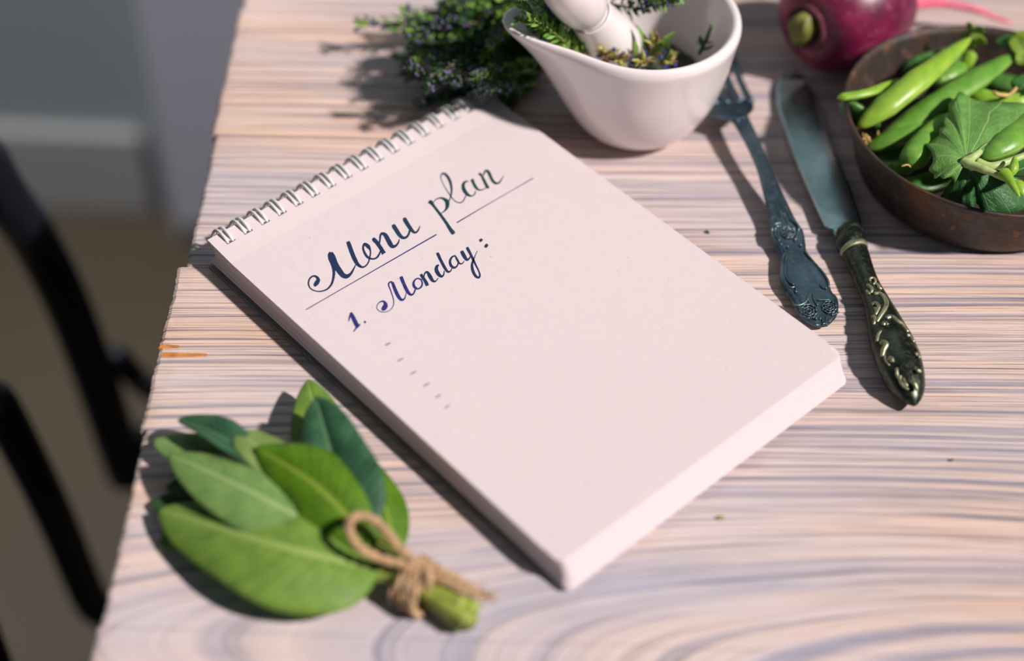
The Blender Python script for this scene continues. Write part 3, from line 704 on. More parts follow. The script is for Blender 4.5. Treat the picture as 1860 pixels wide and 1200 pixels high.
# ------------------------------------------------------------------ cutlery
def loft(stations, prof, mids=1):
    """stations: (L, R, ztop, thick) -> plate with a shaped top; prof(a,s) relative height across a in -1..1"""
    st = cr([(*L, *R, z, t) for L, R, z, t in stations], mids)
    na = 12; V, F, UV = [], [], []
    for i, (lx, ly, rx, ry, z, t) in enumerate(st):
        s = i/(len(st)-1); l, r = P(lx, ly, z), P(rx, ry, z)
        for k in range(na+1):
            a = -1+2*k/na; p = l.lerp(r, k/na); p.z = TZ+z+prof(a, s)*t; V.append(p)
        for k in range(na+1):
            a = 1-2*k/na; p = l.lerp(r, 1-k/na); p.z = TZ+z-t*(.35+.45*math.sqrt(max(0, 1-a*a))); V.append(p)
    m = 2*(na+1)
    for i in range(len(st)-1):
        for k in range(m): F.append((i*m+k, i*m+(k+1) % m, (i+1)*m+(k+1) % m, (i+1)*m+k))
    F.append(tuple(range(m))[::-1]); F.append(tuple((len(st)-1)*m+k for k in range(m)))
    return V, F
fk = thing('fork', 'tarnished blue-grey silver fork with an ornate floral handle, right of the notepad', 'fork', tuple(P(1440, 480, 0)))
handle = [((1330, 219), (1357, 208), .0120, .0016), ((1348, 248), (1372, 240), .0122, .0019), ((1364, 280), (1388, 276), .0115, .0019), ((1378, 316), (1404, 312), .0100, .0019), ((1389, 360), (1421, 350), .0080, .0018), ((1396, 388), (1437, 384), .0066, .0018), ((1399, 412), (1447, 402), .0056, .0018), ((1402, 430), (1459, 421), .0050, .0018), ((1410, 450), (1463, 444), .0045, .0018), ((1417, 466), (1465, 456), .0042, .0018), ((1417, 486), (1478, 476), .0038, .0018), ((1416, 508), (1496, 498), .0036, .0018), ((1421, 524), (1506, 514), .0035, .0018), ((1434, 540), (1510, 529), .0035, .0018), ((1440, 552), (1520, 540), .0035, .0018), ((1448, 567), (1523, 556), .0035, .0018), ((1456, 577), (1520, 572), .0035, .0018), ((1467, 585), (1513, 582), .0035, .0017), ((1482, 592), (1504, 590), .0035, .0014)]
def fprof(a, s):
    e = 1-abs(a); rim = .55*math.exp(-((e-.14)/.09)**2) if s > .3 else 0
    base = .5*math.sqrt(max(0, 1-a*a*.9)) if s < .3 else .30*(1-(1-e)**6)
    ridge = .35*math.cos(a*math.pi*3.0)*(1-smoothstep(.30, .36, s))*(1 if e > .05 else 0)
    return base+rim*.8+ridge+ (.15*math.cos(a*1.4) if s > .3 else 0)
obj('handle', loft(handle, fprof, 5), M['silver'], fk)
# shoulder with four tines curving down to the table
sh = [((1292, 186), (1366, 180), .0085, .0013), ((1281, 205), (1369, 196), .0105, .0015), ((1292, 211), (1362, 205), .0115, .0016), ((1318, 217), (1358, 208), .0119, .0016), ((1332, 222), (1358, 213), .0120, .0016)]
obj('shoulder', loft(sh, lambda a, s: .35*math.sqrt(max(0, 1-a*a*.9)), 4), M['silver'], fk)
for k in range(4):
    f = k/3; lx, rx = 1297, 1361
    x0 = lx+(rx-lx)*f; b0 = P(x0, 184-3*f, .0090); dirv = (P(1325, 130, 0)-P(1352, 215, 0)).normalized()
    sp = P(x0+8, 184, .009)-P(x0, 184, .009)
    pts = [tuple(b0-dirv*.002+Vector((0, 0, .0004)))]
    for j in range(1, 8):
        s = j/7; q = b0+dirv*(.048*s); q.z = TZ+.0090-.0068*math.sin(s*1.9)/math.sin(1.5)*.85+.0018*s*s; pts.append(tuple(q))
    q = cr(pts, 3); rad = [.0019*(1-.15*i/(len(q)-1)) if i < len(q)-4 else .0019*(.7-.17*(i-len(q)+4)) for i in range(len(q))]
    obj('tine', tube(q, rad, 8, .5), M['silver'], fk)
def on_fork(x, y, lift=.0):
    # surface height by station
    best = min(handle, key=lambda s: abs((s[0][1]+s[1][1])/2-y))
    return P(x, y, best[2]+.0010+lift)
def fork_curve(pts, r=.00052, nm='relief_scroll', lift=0):
    q = cr([(1370+x/5.217, 380+y/5.217) for x, y in pts], 4)
    obj(nm, tube([on_fork(x, y, lift) for x, y in q], r, 6), M['relief'], fk)
def rose(cx, cy, rad, nm='relief_rose'):
    vf = []
    for ring, (rr, nb_) in enumerate(((.30, 4), (.60, 6), (.95, 8))):
        for k in range(nb_):
            a0 = 2*math.pi*k/nb_+ring*.5; pts = []
            for j in range(5):
                a = a0+(j-2)*.9/nb_*2.2; q = rad*rr*(1.05-.12*abs(j-2)*.9); pts.append(on_fork(1370+(cx+q*math.cos(a))/5.217, 380+(cy+q*math.sin(a)*.85)/5.217, .0004-.00008*ring))
            vf.append(tube(pts, .00032, 5))
    obj(nm, join(*vf), M['relief'], fk)
def bead(x, y, r=.0006):
    obj('relief_bead', lathe([(0, -r), (r*.7, -r*.7), (r, 0), (r*.7, r*.7), (0, r)], 10, Matrix.Translation(on_fork(1370+x/5.217, 380+y/5.217, .0002))), M['relief'], fk)
for c_ in ([(250, 130), (200, 140), (172, 175), (170, 235), (200, 300), (262, 335)], [(245, 160), (210, 165), (195, 200), (205, 260), (240, 300)], [(340, 100), (390, 130), (420, 170), (410, 240), (380, 300)],
           [(290, 415), (268, 470), (262, 560), (262, 640), (285, 700), (340, 740), (385, 735), (400, 760), (388, 782)], [(300, 450), (292, 540), (298, 630), (330, 690), (375, 715)],
           [(480, 400), (520, 450), (590, 530), (660, 610), (700, 680), (705, 740)], [(640, 705), (632, 722), (655, 745), (685, 748)], [(365, 880), (385, 905), (440, 905), (500, 865), (535, 790), (590, 850), (650, 858), (710, 855)],
           [(535, 800), (520, 860), (540, 910)], [(560, 830), (580, 880), (600, 910)], [(620, 1045), (640, 1010), (655, 1090)], [(650, 1010), (660, 1090)], [(690, 1010), (675, 1090)], [(715, 1040), (685, 1095)]):
    fork_curve(c_)
rose(320, 215, 68); rose(515, 965, 85); rose(712, 925, 72)
for x, y in ((315, 355), (440, 340), (490, 400), (395, 782), (678, 747), (740, 1000), (758, 996), (775, 988), (790, 975), (560, 1025), (585, 1035)): bead(x, y)

kf = thing('knife', 'old table knife with a broad tarnished blade and a dark ornate handle', 'knife', tuple(P(1560, 440, 0)))
bl = [((1426, 131), (1450, 131), .0030, .0006), ((1417, 139), (1458, 138), .0033, .0008), ((1411, 156), (1467, 155), .0035, .0009), ((1413, 192), (1481, 190), .0037, .0010), ((1428, 240), (1504, 247), .0040, .0011), ((1448, 296), (1528, 303), .0044, .0012), ((1472, 352), (1549, 356), .0050, .0013), ((1494, 400), (1562, 396), .0056, .0015), ((1500, 411), (1564, 406), .0058, .0017), ((1512, 416), (1565, 412), .0060, .0022), ((1519, 428), (1567, 420), .0062, .0030)]
def kprof(a, s): return -.25+.9*smoothstep(-1, .55, a)*(1-.4*smoothstep(.6, 1, a))
obj('blade', loft(bl, kprof, 5), M['blade'], kf)
HZ = .0072
def axis_loft(sts, zf=.72, seg=28):
    q = cr([(lx, ly, rx, ry) for (lx, ly), (rx, ry) in sts], 5); V, F = [], []
    cs = []
    for lx, ly, rx, ry in q:
        l, r = P(lx, ly, HZ), P(rx, ry, HZ); c = (l+r)/2; w_ = (r-l).length/2; cs.append((c, w_, (r-l).normalized()))
    for c, w_, sx in cs:
        h = min(w_*zf, .0066); cz = TZ+max(h+.0003, HZ*.75+h*.15)
        for k in range(seg):
            a = 2*math.pi*k/seg; V.append(Vector((c.x, c.y, cz))+sx*(w_*math.cos(a)*.97)+Vector((0, 0, h*math.sin(a))))
    for i in range(len(cs)-1):
        for k in range(seg): F.append((i*seg+k, i*seg+(k+1) % seg, (i+1)*seg+(k+1) % seg, (i+1)*seg+k))
    F.append(tuple(range(seg))[::-1]); F.append(tuple((len(cs)-1)*seg+k for k in range(seg)))
    return V, F
obj('bolster', axis_loft([((1519, 417), (1562, 407)), ((1518, 423), (1567, 412)), ((1521, 429), (1567, 418)), ((1518, 435), (1571, 424)), ((1519, 442), (1572, 432)), ((1524, 450), (1570, 440)), ((1528, 454), (1570, 444))], .8), M['bronze'], kf)
obj('ferrule', axis_loft([((1527, 450), (1573, 438)), ((1526, 455), (1577, 442)), ((1529, 459), (1578, 447))], .8), M['brass'], kf, label='pale worn ring at the top of the handle')
hs = [((1530, 458), (1577, 447)), ((1537, 474), (1582, 463)), ((1549, 500), (1590, 488)), ((1560, 524), (1600, 512)), ((1569, 548), (1615, 537)), ((1573, 572), (1630, 562)), ((1576, 596), (1644, 586)), ((1580, 624), (1659, 613)), ((1588, 652), (1671, 642)), ((1600, 680), (1679, 668)), ((1616, 702), (1682, 690)), ((1632, 716), (1681, 706)), ((1648, 726), (1676, 719)), ((1660, 731), (1669, 728))]
obj('handle', axis_loft(hs), M['bronze'], kf)
def on_knife(x, y):
    # centre line of the handle by row
    a = hs[0]; b = hs[-1]
    for i in range(len(hs)-1):
        m0 = (hs[i][0][1]+hs[i][1][1])/2; m1 = (hs[i+1][0][1]+hs[i+1][1][1])/2
        if m0 <= y <= m1:
            t = (y-m0)/(m1-m0); L = [hs[i][0][k]+(hs[i+1][0][k]-hs[i][0][k])*t for k in (0, 1)]; Rr = [hs[i][1][k]+(hs[i+1][1][k]-hs[i][1][k])*t for k in (0, 1)]
            break
    else: L, Rr = hs[-2]
    l, r = P(*L, HZ), P(*Rr, HZ); c = (l+r)/2; w_ = (r-l).length/2; h = min(w_*.72, .0066); cz = max(h+.0003, HZ*.75+h*.15); sx = (r-l).normalized()
    z = cz+h
    for _ in range(6):
        p = P(x, y, z); d = (p-Vector((c.x, c.y, p.z))).dot(sx); z = cz+h*math.sqrt(max(.02, 1-min(1, (d/w_)**2)))
    return P(x, y, z+.0003)
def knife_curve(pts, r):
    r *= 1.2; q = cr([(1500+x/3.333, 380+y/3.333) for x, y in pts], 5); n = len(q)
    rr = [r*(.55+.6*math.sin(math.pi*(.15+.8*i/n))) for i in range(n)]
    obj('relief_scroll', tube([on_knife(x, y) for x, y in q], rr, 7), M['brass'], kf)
for c_, r in (([(265, 435), (268, 420), (282, 415), (297, 424), (299, 442), (286, 455)], .0005), ([(250, 455), (262, 465), (280, 485), (272, 508)], .0006), ([(298, 450), (315, 458), (322, 475), (338, 482)], .0006), ([(246, 490), (256, 505), (268, 512)], .0005),
              ([(292, 512), (325, 510), (352, 535), (366, 572), (352, 612), (330, 648), (308, 682)], .0008), ([(278, 578), (300, 568), (320, 588), (312, 615), (300, 640)], .0007), ([(290, 600), (305, 602), (300, 620)], .0005), ([(276, 655), (292, 650), (300, 668), (288, 698)], .0006),
              ([(366, 662), (395, 652), (425, 675), (462, 700), (495, 745)], .0009), ([(345, 705), (358, 690), (376, 702)], .0008), ([(338, 735), (318, 760), (308, 800)], .0006), ([(330, 815), (350, 805), (366, 820), (350, 850), (342, 890)], .0009), ([(380, 915), (395, 903), (404, 925)], .0008),
              ([(488, 762), (510, 770), (532, 805)], .0007), ([(540, 880), (556, 875), (565, 900)], .0007), ([(552, 980), (564, 975), (570, 990)], .0006), ([(452, 1005), (450, 1035), (470, 1068), (500, 1090)], .0005), ([(430, 960), (432, 1000), (450, 1030)], .0005), ([(470, 1020), (478, 1050), (495, 1070)], .0005), ([(520, 1045), (540, 1060), (552, 1095)], .0006),
              ([(355, 880), (362, 910), (385, 945)], .0004), ([(545, 830), (560, 860), (575, 900)], .0004)):
    knife_curve(c_, r)

# ------------------------------------------------------------------ radish
RC = P(1536, 13, .0286); rdn = (P(1662, 6, .026)-P(1462, 62, .032)).normalized()
rdn = Vector((.735, .67, -.06)).normalized()
rd = thing('radish', 'round purple-red radish with a cut green crown, behind the rusty pan', 'radish', (RC.x, RC.y, TZ))
rp = [(.0075, -.0262), (.0120, -.0268), (.0185, -.0245), (.0240, -.0185), (.0278, -.0090), (.0292, .0015), (.0282, .0120), (.0245, .0210), (.0180, .0275), (.0110, .0310), (.0060, .0330), (.0035, .0345), (.0010, .0352), (0, .0352)]
FRr = frame(RC, rdn)
obj('root_body', lathe(cr(rp, 3), 56, FRr, lambda v, a, i: v*(1+.018*mnoise.noise(v*45))), M['radish'], rd)
obj('crown_scar', lathe(cr([(.0118, -.0270), (.0100, -.0288), (.0085, -.0275), (.0070, -.0245)], 3), 28, FRr, lambda v, a, i: v*(1+.05*mnoise.noise(v*300))), M['scar'], rd)
obj('crown_stub', lathe(cr([(.0080, -.024), (.0074, -.0300), (.0066, -.0335), (.0045, -.0345), (0, -.0338)], 3), 24, FRr, lambda v, a, i: Vector((v.x*1.15, v.y*.72, v.z))*(1+.06*mnoise.noise(v*260+Vector((5, 0, 0))))), M['crown'], rd, label='cut green stalk stub')
tr_ = [P(1640, 8, .024), P(1668, 7, .022), P(1706, 6, .018), P(1745, 11, .016), P(1780, 20, .014), P(1808, 32, .011), P(1830, 40, .008), P(1841, 43, .006)]
q = cr([tuple(p) for p in tr_], 4)
obj('taproot', tube([Vector(p)+Vector((0, 0, .0004*mnoise.noise(Vector(p)*300))) for p in q], [max(.0004, .0030*(1-i/(len(q)-1))**.75) for i in range(len(q))], 10), M['radish_root'], rd)

# ------------------------------------------------------------------ pan with pea pods
PC = Vector((.3232, .0752, TZ))
pan = thing('round_pan', 'shallow round rusty iron pan full of pea pods, cut off by the right edge', 'pan', tuple(PC))
prof = [(0, .0004), (.0470, .0004), (.0500, .0010), (.0522, .0030), (.0540, .0075), (.0600, .0270), (.0612, .0300), (.0620, .0315), (.0628, .0312), (.0630, .0322), (.0622, .0332), (.0610, .0328), (.0602, .0305), (.0590, .0270), (.0530, .0080), (.0512, .0045), (.0490, .0032), (0, .0030)]
obj('pan_body', lathe(prof, 96, Matrix.Translation(PC), lambda v, a, i: Vector((v.x, v.y, v.z+.0004*math.sin(a*2+1)*v.z/.03))), M['rust'], pan)
obj('rolled_rim', tube([PC+Vector((.0622*math.cos(a*math.pi/48), .0622*math.sin(a*math.pi/48), .0325+.0004*math.sin(a*math.pi/24+1))) for a in range(96)], .0010, 8, closed=True), M['rust'], pan)

def pod_mesh(p0, p1, p2, wid, thick, roll=0.0, peas=7, bl0=.25, bl1=.25, n=30, seg=16):
    """flattened pod along a curve; p1 is the middle of the curve; roll turns the broad side away from up"""
    pts = cr([tuple(p0), tuple(p1), tuple(p2)], n//2); V, F, UV = [], [], []; N = len(pts)
    for i, p in enumerate(pts):
        p = Vector(p); t = (Vector(pts[min(i+1, N-1)])-Vector(pts[max(i-1, 0)])).normalized(); s = t.cross(Vector((0, 0, 1))).normalized(); u = s.cross(t)
        s, u = s*math.cos(roll)+u*math.sin(roll), u*math.cos(roll)-s*math.sin(roll)
        f = i/(N-1); w_ = min(1, (f/bl0))**.55 if f < bl0 else 1.0
        if f > 1-bl1: w_ = max(0.0, (1-f)/bl1)**.6
        w_ = max(w_, .10)
        bump = 1+.035*math.cos(2*math.pi*peas*f)*w_
        for k in range(seg):
            a = 2*math.pi*k/seg; ca, sa = math.cos(a), math.sin(a)
            ww = wid/2*w_*(abs(ca)**1.0)*math.copysign(1, ca)*(1.03 if abs(ca) > .98 else 1); hh = thick/2*w_*bump*math.copysign(abs(sa)**1.15, sa)
            V.append(p+s*ww+u*hh); UV.append((f, k/seg))
    for i in range(N-1):
        for k in range(seg): F.append((i*seg+k, i*seg+(k+1) % seg, (i+1)*seg+(k+1) % seg, (i+1)*seg+k))
    F.append(tuple(range(seg))[::-1]); F.append(tuple((N-1)*seg+k for k in range(seg)))
    return V, F, UV
def calyx(c, d, size, mat, parent, n=4):
    d = Vector(d).normalized()
    for k in range(n):
        V, F, UV = leaf_surface(Vector((0, 0, 0)), Vector((size*.5, 0, size*.12)), Vector((size, 0, -.1*size)), size*.55, 0, .3, nx=6, ny=2)
        m = frame(c, d) @ Matrix.Rotation(2*math.pi*k/n+.5, 4, 'Z') @ Matrix.Rotation(-.55, 4, 'Y')
        obj('sepal', ([m @ v for v in V], F, UV), mat, parent, solid=.0003)
def leaf_surface(p0, p1, p2, width, roll=0.0, fold=.15, nx=22, ny=6, curl=.0, wave=.0, tipw=1.0, relief=.0, seed=0, peak=.5):
    q = cr([tuple(p0), tuple(p1), tuple(p2)], max(1, nx//2)); N = len(q); V, F, UV = [], [], []
    for i, p in enumerate(q):
        p = Vector(p); t = (Vector(q[min(i+1, N-1)])-Vector(q[max(i-1, 0)])).normalized(); s = t.cross(Vector((0, 0, 1)))
        if s.length < 1e-4: s = Vector((0, 1, 0))
        s.normalize(); u = s.cross(t)
        s, u = s*math.cos(roll)+u*math.sin(roll), u*math.cos(roll)-s*math.sin(roll)
        f = i/(N-1); g = f**(math.log(.5)/math.log(peak)); w_ = width/2*max(.012, 1.05*(max(.001, f)/peak)**(1.6*peak)*((1-min(.999, f))/(1-peak))**(1.6*(1-peak)))
        for k in range(-ny, ny+1):
            v = k/ny; side = 1+.10*mnoise.noise(Vector((f*3+seed, 0 if v < 0 else 9, 0)))
            h = abs(v)*w_*fold - curl*v*v*w_ + wave*w_*math.sin(f*13+seed+(2 if v > 0 else 0))*v*v
            h += relief*(abs(math.sin((f*14-abs(v)*2.2)*math.pi))-.5)*(abs(v)**.5)*(1-abs(v))
            V.append(p+s*(w_*v*side)+u*h); UV.append((f, .5+.5*v))
    m = 2*ny+1
    for i in range(N-1):
        for k in range(m-1): F.append((i*m+k, (i+1)*m+k, (i+1)*m+k+1, i*m+k+1))
    return V, F, UV

def pod(name_label, a, mid, b, wid, thick, mat, roll=0.0, group=None, **k):
    p0, p1, p2 = P(*a), P(*mid), P(*b)
    o = thing('pea_pod', name_label, 'pea pod', tuple(p1), 'pea pods in the rusty pan')
    obj('pod_body', pod_mesh(p0, p1, p2, wid, thick, roll, **k), mat, o)
    return o, p0, p1, p2
o, p0, p1, p2 = pod('bright pea pod with a green calyx reaching over the far rim of the pan', (1560, 232, .030), (1652, 158, .039), (1762, 70, .039), .0125, .0090, M['pod_a'], .25, bl0=.3, bl1=.42)
calyx(p2, p2-p1, .0075, M['pea_leaf_young'], o, 5)
obj('stalk', tube([p2, p2+(p2-p1).normalized()*.006+Vector((0, .0, .001))], .0008, 7), M['pea_stem'], o)
o, p0, p1, p2 = pod('broad green pea pod beside the bright one, pointing to the upper right', (1600, 252, .024), (1712, 182, .033), (1845, 98, .035), .0142, .0088, M['pod_b'], .45, bl0=.35, bl1=.3)
calyx(p2, p2-p1, .006, M['pea_leaf_young'], o, 4)
o, p0, p1, p2 = pod('long pea pod with a withered yellow flower tip near the left rim', (1572, 272, .020), (1680, 228, .028), (1790, 190, .028), .0128, .0088, M['pod_b'], .5, bl0=.25, bl1=.3)
pw = P(1566, 268, .0205)
R = random.Random(5); tf = []
for k in range(14):
    d = Vector((R.uniform(-1, .6), R.uniform(-1, 1), R.uniform(-.2, 1))).normalized(); L_ = R.uniform(.002, .0045); s0 = pw+Vector((R.uniform(0, .009), R.uniform(0, .004), R.uniform(.001, .003)))
    tf.append(tube([s0, s0+d*L_*.5+Vector((0, 0, .0004)), s0+d*L_], [.0007, .0006, .0002], 5))
obj('withered_petals', join(*tf), M['withered'], o, kind='stuff')
o, p0, p1, p2 = pod('thin light top of the pea pod lying on edge against the left rim of the pan', (1521, 178, .036), (1578, 168, .0365), (1636, 144, .033), .0050, .0036, M['pod_a'], .3, bl0=.12, bl1=.3)  # light top of the pod, built apart from its dark side below
o, p0, p1, p2 = pod('dark green side of the pea pod lying on edge at the left rim', (1527, 186, .031), (1556, 205, .027), (1592, 236, .018), .0140, .0060, M['pod_c'], 1.0, bl0=.3, bl1=.3)
o, p0, p1, p2 = pod('blunt-ended grey-green pea pod tucked under the serrated pea leaf', (1652, 304, .033), (1676, 264, .034), (1735, 210, .030), .0120, .0100, M['pod_b'], .2, bl0=.22, bl1=.2)
obj('dried_style', tube(cr([tuple(P(1654, 304, .0335)), tuple(P(1648, 299, .0345)), tuple(P(1638, 302, .0350))], 3), .0004, 6), M['withered'], o)
pod('dark pea pod lying level along the near left inside wall of the pan', (1578, 303, .018), (1620, 307, .018), (1662, 303, .018), .0075, .0070, M['pod_b'], .1)
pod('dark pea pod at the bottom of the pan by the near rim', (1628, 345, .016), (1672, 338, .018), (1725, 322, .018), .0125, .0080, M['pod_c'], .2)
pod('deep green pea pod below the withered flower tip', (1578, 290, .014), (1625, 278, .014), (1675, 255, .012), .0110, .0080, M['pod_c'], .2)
pod('large glossy pea pod lying across the right side of the pea leaf', (1782, 288, .043), (1832, 258, .044), (1905, 195, .038), .0135, .0100, M['pod_b'], .3, bl0=.45, bl1=.2)
pod('pale pea pod lying level behind the serrated leaf', (1758, 172, .030), (1815, 184, .031), (1885, 186, .032), .0088, .0080, M['pod_a'], .1)
pod('green pea pod partly hidden behind the bright pod by the far rim', (1640, 132, .020), (1690, 110, .022), (1752, 98, .020), .0100, .0080, M['pod_c'], .1)
pod('short pea pod half hidden between the two broad pods', (1690, 150, .024), (1722, 138, .026), (1752, 118, .026), .0090, .0075, M['pod_b'], .2)
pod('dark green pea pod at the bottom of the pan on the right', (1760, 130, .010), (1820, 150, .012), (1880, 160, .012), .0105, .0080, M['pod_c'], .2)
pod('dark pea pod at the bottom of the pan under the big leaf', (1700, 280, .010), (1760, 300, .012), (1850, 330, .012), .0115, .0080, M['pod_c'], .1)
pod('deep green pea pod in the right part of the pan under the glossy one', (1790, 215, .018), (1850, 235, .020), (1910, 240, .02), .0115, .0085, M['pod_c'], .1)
# small bud behind
o = thing('pea_bud', 'small yellow-green pea bud near the far rim of the pan', 'pea bud', tuple(P(1760, 108, .026)))
obj('bud_body', pod_mesh(P(1752, 122, .024), P(1758, 108, .028), P(1766, 92, .031), .0065, .006, 0, peas=1), M['pod_a'], o)

def fan_leaf(center, rim, z_fn, mat, parent, name='leaf', serr=6):
    """leaf with its veins running from centre to rim; rim = list of (px,py,z)"""
    rim = cr(rim, 3); V, F, UV = [center], [], [(0, .5)]; N = len(rim); K = 9
    for i, r in enumerate(rim):
        q = P(*r)
        for k in range(1, K+1):
            f = k/K; p = center.lerp(q, f); p.z += z_fn(i/(N-1), f); V.append(p); UV.append((f, i/(N-1)))
    for i in range(N-1):
        a, b = 1+i*K, 1+(i+1)*K
        F.append((0, b, a))
        for k in range(K-1): F.append((a+k, b+k, b+k+1, a+k+1))
    return obj(name, (V, F, UV), mat, parent, solid=.0004)
def mat_fan(name, base, vein, dark, nv=11, trans=.25):
    n = NT(name, .45, spec=.4); uv = n.coord('UV'); sep = n.n('ShaderNodeSeparateXYZ'); n.put(sep.inputs[0], uv)
    f, a = sep.outputs[0], sep.outputs[1]
    wob = n.noise(n.coord(), 90, 2)
    a2 = n.math('ADD', a, n.math('MULTIPLY', n.math('SUBTRACT', wob, .5), .035))
    v = n.math('ABSOLUTE', n.math('SUBTRACT', n.math('FRACT', n.math('MULTIPLY', a2, float(nv))), .5))
    wd = n.math('DIVIDE', .05, n.math('ADD', f, .12))
    main = n.math('SUBTRACT', 1.0, n.math('DIVIDE', v, wd), clamp=True)
    v2 = n.math('FRACT', n.math('SUBTRACT', n.math('MULTIPLY', f, 7.0), n.math('MULTIPLY', v, 3.0)))
    side = n.math('MULTIPLY', n.ramp(n.math('ABSOLUTE', n.math('SUBTRACT', v2, .5)), [(0, .5), (.08, 0.0)]), n.ramp(f, [(.2, 0.0), (.4, 1.0)]))
    vor = n.n('ShaderNodeTexVoronoi', feature='DISTANCE_TO_EDGE'); n.put(vor.inputs['Vector'], n.coord()); vor.inputs['Scale'].default_value = 420
    net = n.ramp(vor.outputs[0], [(.0, .35), (.08, 0.0)])
    g = n.noise(n.coord(), 140, 3)
    c = n.mix(n.ramp(g, [(.35, 0.0), (.65, 1.0)]), dark, base)
    m = n.math('MAXIMUM', n.math('MAXIMUM', main, side), net)
    c = n.mix(n.math('MULTIPLY', m, .9), c, vein); n.color(c)
    n.bump(n.math('MULTIPLY', m, -1.0), .5, .0005)
    tr = n.n('ShaderNodeBsdfTranslucent'); n.put(tr.inputs[0], c); mx = n.n('ShaderNodeMixShader'); mx.inputs[0].default_value = trans
    n.t.links.new(n.b.outputs[0], mx.inputs[1]); n.t.links.new(tr.outputs[0], mx.inputs[2]); n.t.links.new(mx.outputs[0], n.t.nodes['Material Output'].inputs[0])
    return n.m
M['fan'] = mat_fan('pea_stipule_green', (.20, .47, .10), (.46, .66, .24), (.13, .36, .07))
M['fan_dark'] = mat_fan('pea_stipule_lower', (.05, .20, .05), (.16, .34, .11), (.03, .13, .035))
pl = thing('pea_shoot', 'pea shoot with a large serrated leaf lying on top of the pods', 'pea shoot', tuple(P(1753, 294, .03)))
ctr = P(1756, 294, .0440)
def zk(x, y, z): return (1660+x/5, 160+y/5, z)
rim = [zk(*a) for a in [(372, 866, .034), (330, 822, .036), (262, 842, .035), (232, 802, .036), (192, 806, .035), (188, 762, .036), (136, 738, .035), (168, 690, .038), (165, 636, .038), (146, 570, .038), (108, 500, .036), (152, 478, .038), (205, 440, .040), (232, 436, .040), (228, 392, .040), (272, 356, .041), (262, 290, .041), (284, 222, .041), (322, 200, .042), (318, 150, .042), (372, 105, .043), (392, 62, .042), (436, 38, .042), (500, 62, .044), (560, 90, .045), (640, 128, .046), (740, 140, .047), (850, 150, .048), (1000, 148, .049), (1120, 190, .050), (1180, 290, .049), (1010, 300, .048), (880, 390, .047), (720, 480, .0465), (600, 590, .0455)]]
rim = [(x, y, .0415+(z-.0415)*.3) for x, y, z in rim]
fan_leaf(ctr, rim, lambda s, f: .0022*math.sin(math.pi*f)+.0012*math.sin(s*34)*f*f, M['fan'], pl)
rim2 = [zk(*a) for a in [(470, 770, .036), (440, 850, .032), (360, 900, .030), (295, 920, .028), (240, 985, .026), (262, 1060, .025), (330, 1085, .025), (390, 1120, .025), (450, 1118, .025), (512, 1146, .025), (532, 1100, .026), (550, 1062, .027), (590, 1085, .026), (630, 1140, .025), (700, 1172, .025), (770, 1150, .026), (860, 1150, .026), (980, 1120, .026), (1100, 1060, .026), (1120, 900, .030), (960, 840, .033), (720, 790, .036)]]
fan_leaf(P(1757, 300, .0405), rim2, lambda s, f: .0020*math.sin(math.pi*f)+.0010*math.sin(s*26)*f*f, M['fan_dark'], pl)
obj('stem', tube(cr([tuple(P(1750, 293, .0445)), tuple(P(1772, 302, .0460)), tuple(P(1795, 310, .0470)), tuple(P(1822, 322, .0470)), tuple(P(1870, 340, .046))], 5), [.0022]*4+[.0018]*6+[.0014]*7+[.0012]*4, 10), M['pea_stem'], pl)
obj('side_stem', tube(cr([tuple(P(1757, 292, .0450)), tuple(P(1768, 285, .0465)), tuple(P(1781, 275, .0470))], 5), [.0022-.00010*i for i in range(11)], 10), M['pea_stem'], pl)
obj('side_stem', tube(cr([tuple(P(1775, 294, .0450)), tuple(P(1800, 302, .0455)), tuple(P(1835, 292, .0460)), tuple(P(1880, 275, .046))], 5), [.0019-.00004*i for i in range(16)], 10), M['pea_stem'], pl)
obj('bud', pod_mesh(P(1820, 312, .0480), P(1831, 322, .0490), P(1852, 357, .0480), .0058, .005, .2, peas=1, bl0=.3, bl1=.75), M['pod_a'], pl)
obj('bud', pod_mesh(P(1836, 320, .0480), P(1842, 300, .0500), P(1843, 284, .0510), .0040, .004, .2, peas=1, bl0=.3, bl1=.6), M['pod_a'], pl)
obj('bud', pod_mesh(P(1845, 330, .0470), P(1853, 340, .0480), P(1862, 356, .0470), .0055, .004, .2, peas=1, bl0=.3, bl1=.5), M['pod_a'], pl)
for (a, b, c, wd, ro, nm) in (((1835, 318, .044), (1862, 305, .046), (1900, 292, .046), .014, .3, 'pea_leaf'), ((1848, 172, .034), (1862, 155, .037), (1890, 130, .037), .013, .4, 'pea_leaf')):
    obj('leaflet', leaf_surface(P(*a), P(*b), P(*c), wd, ro, .2), M[nm], pl, solid=.0003)
tl = thing('pea_tip', 'young yellow-green pea leaves at the far right rim of the pan', 'pea shoot', tuple(P(1850, 85, .03)))
for (a, b, c, wd, ro, nm) in (((1862, 98, .038), (1852, 82, .040), (1846, 66, .040), .0085, .3, 'pea_leaf_young'), ((1856, 92, .036), (1836, 78, .036), (1812, 70, .034), .009, .2, 'pea_leaf'), ((1858, 90, .036), (1856, 105, .038), (1852, 118, .036), .006, .2, 'pea_leaf_young'), ((1850, 96, .034), (1862, 74, .040), (1872, 58, .042), .012, .2, 'pea_leaf_young')):
    obj('leaf', leaf_surface(P(*a), P(*b), P(*c), wd, ro, .2), M[nm], tl, solid=.0003)
obj('stem', tube([P(1850, 100, .033), P(1858, 92, .036), P(1866, 80, .038)], .0009, 7), M['pea_stem'], tl)
tq = thing('pea_tendril', 'pale curled pea tendril at the right of the pan, above the leaf', 'tendril', tuple(P(1805, 170, .037)))
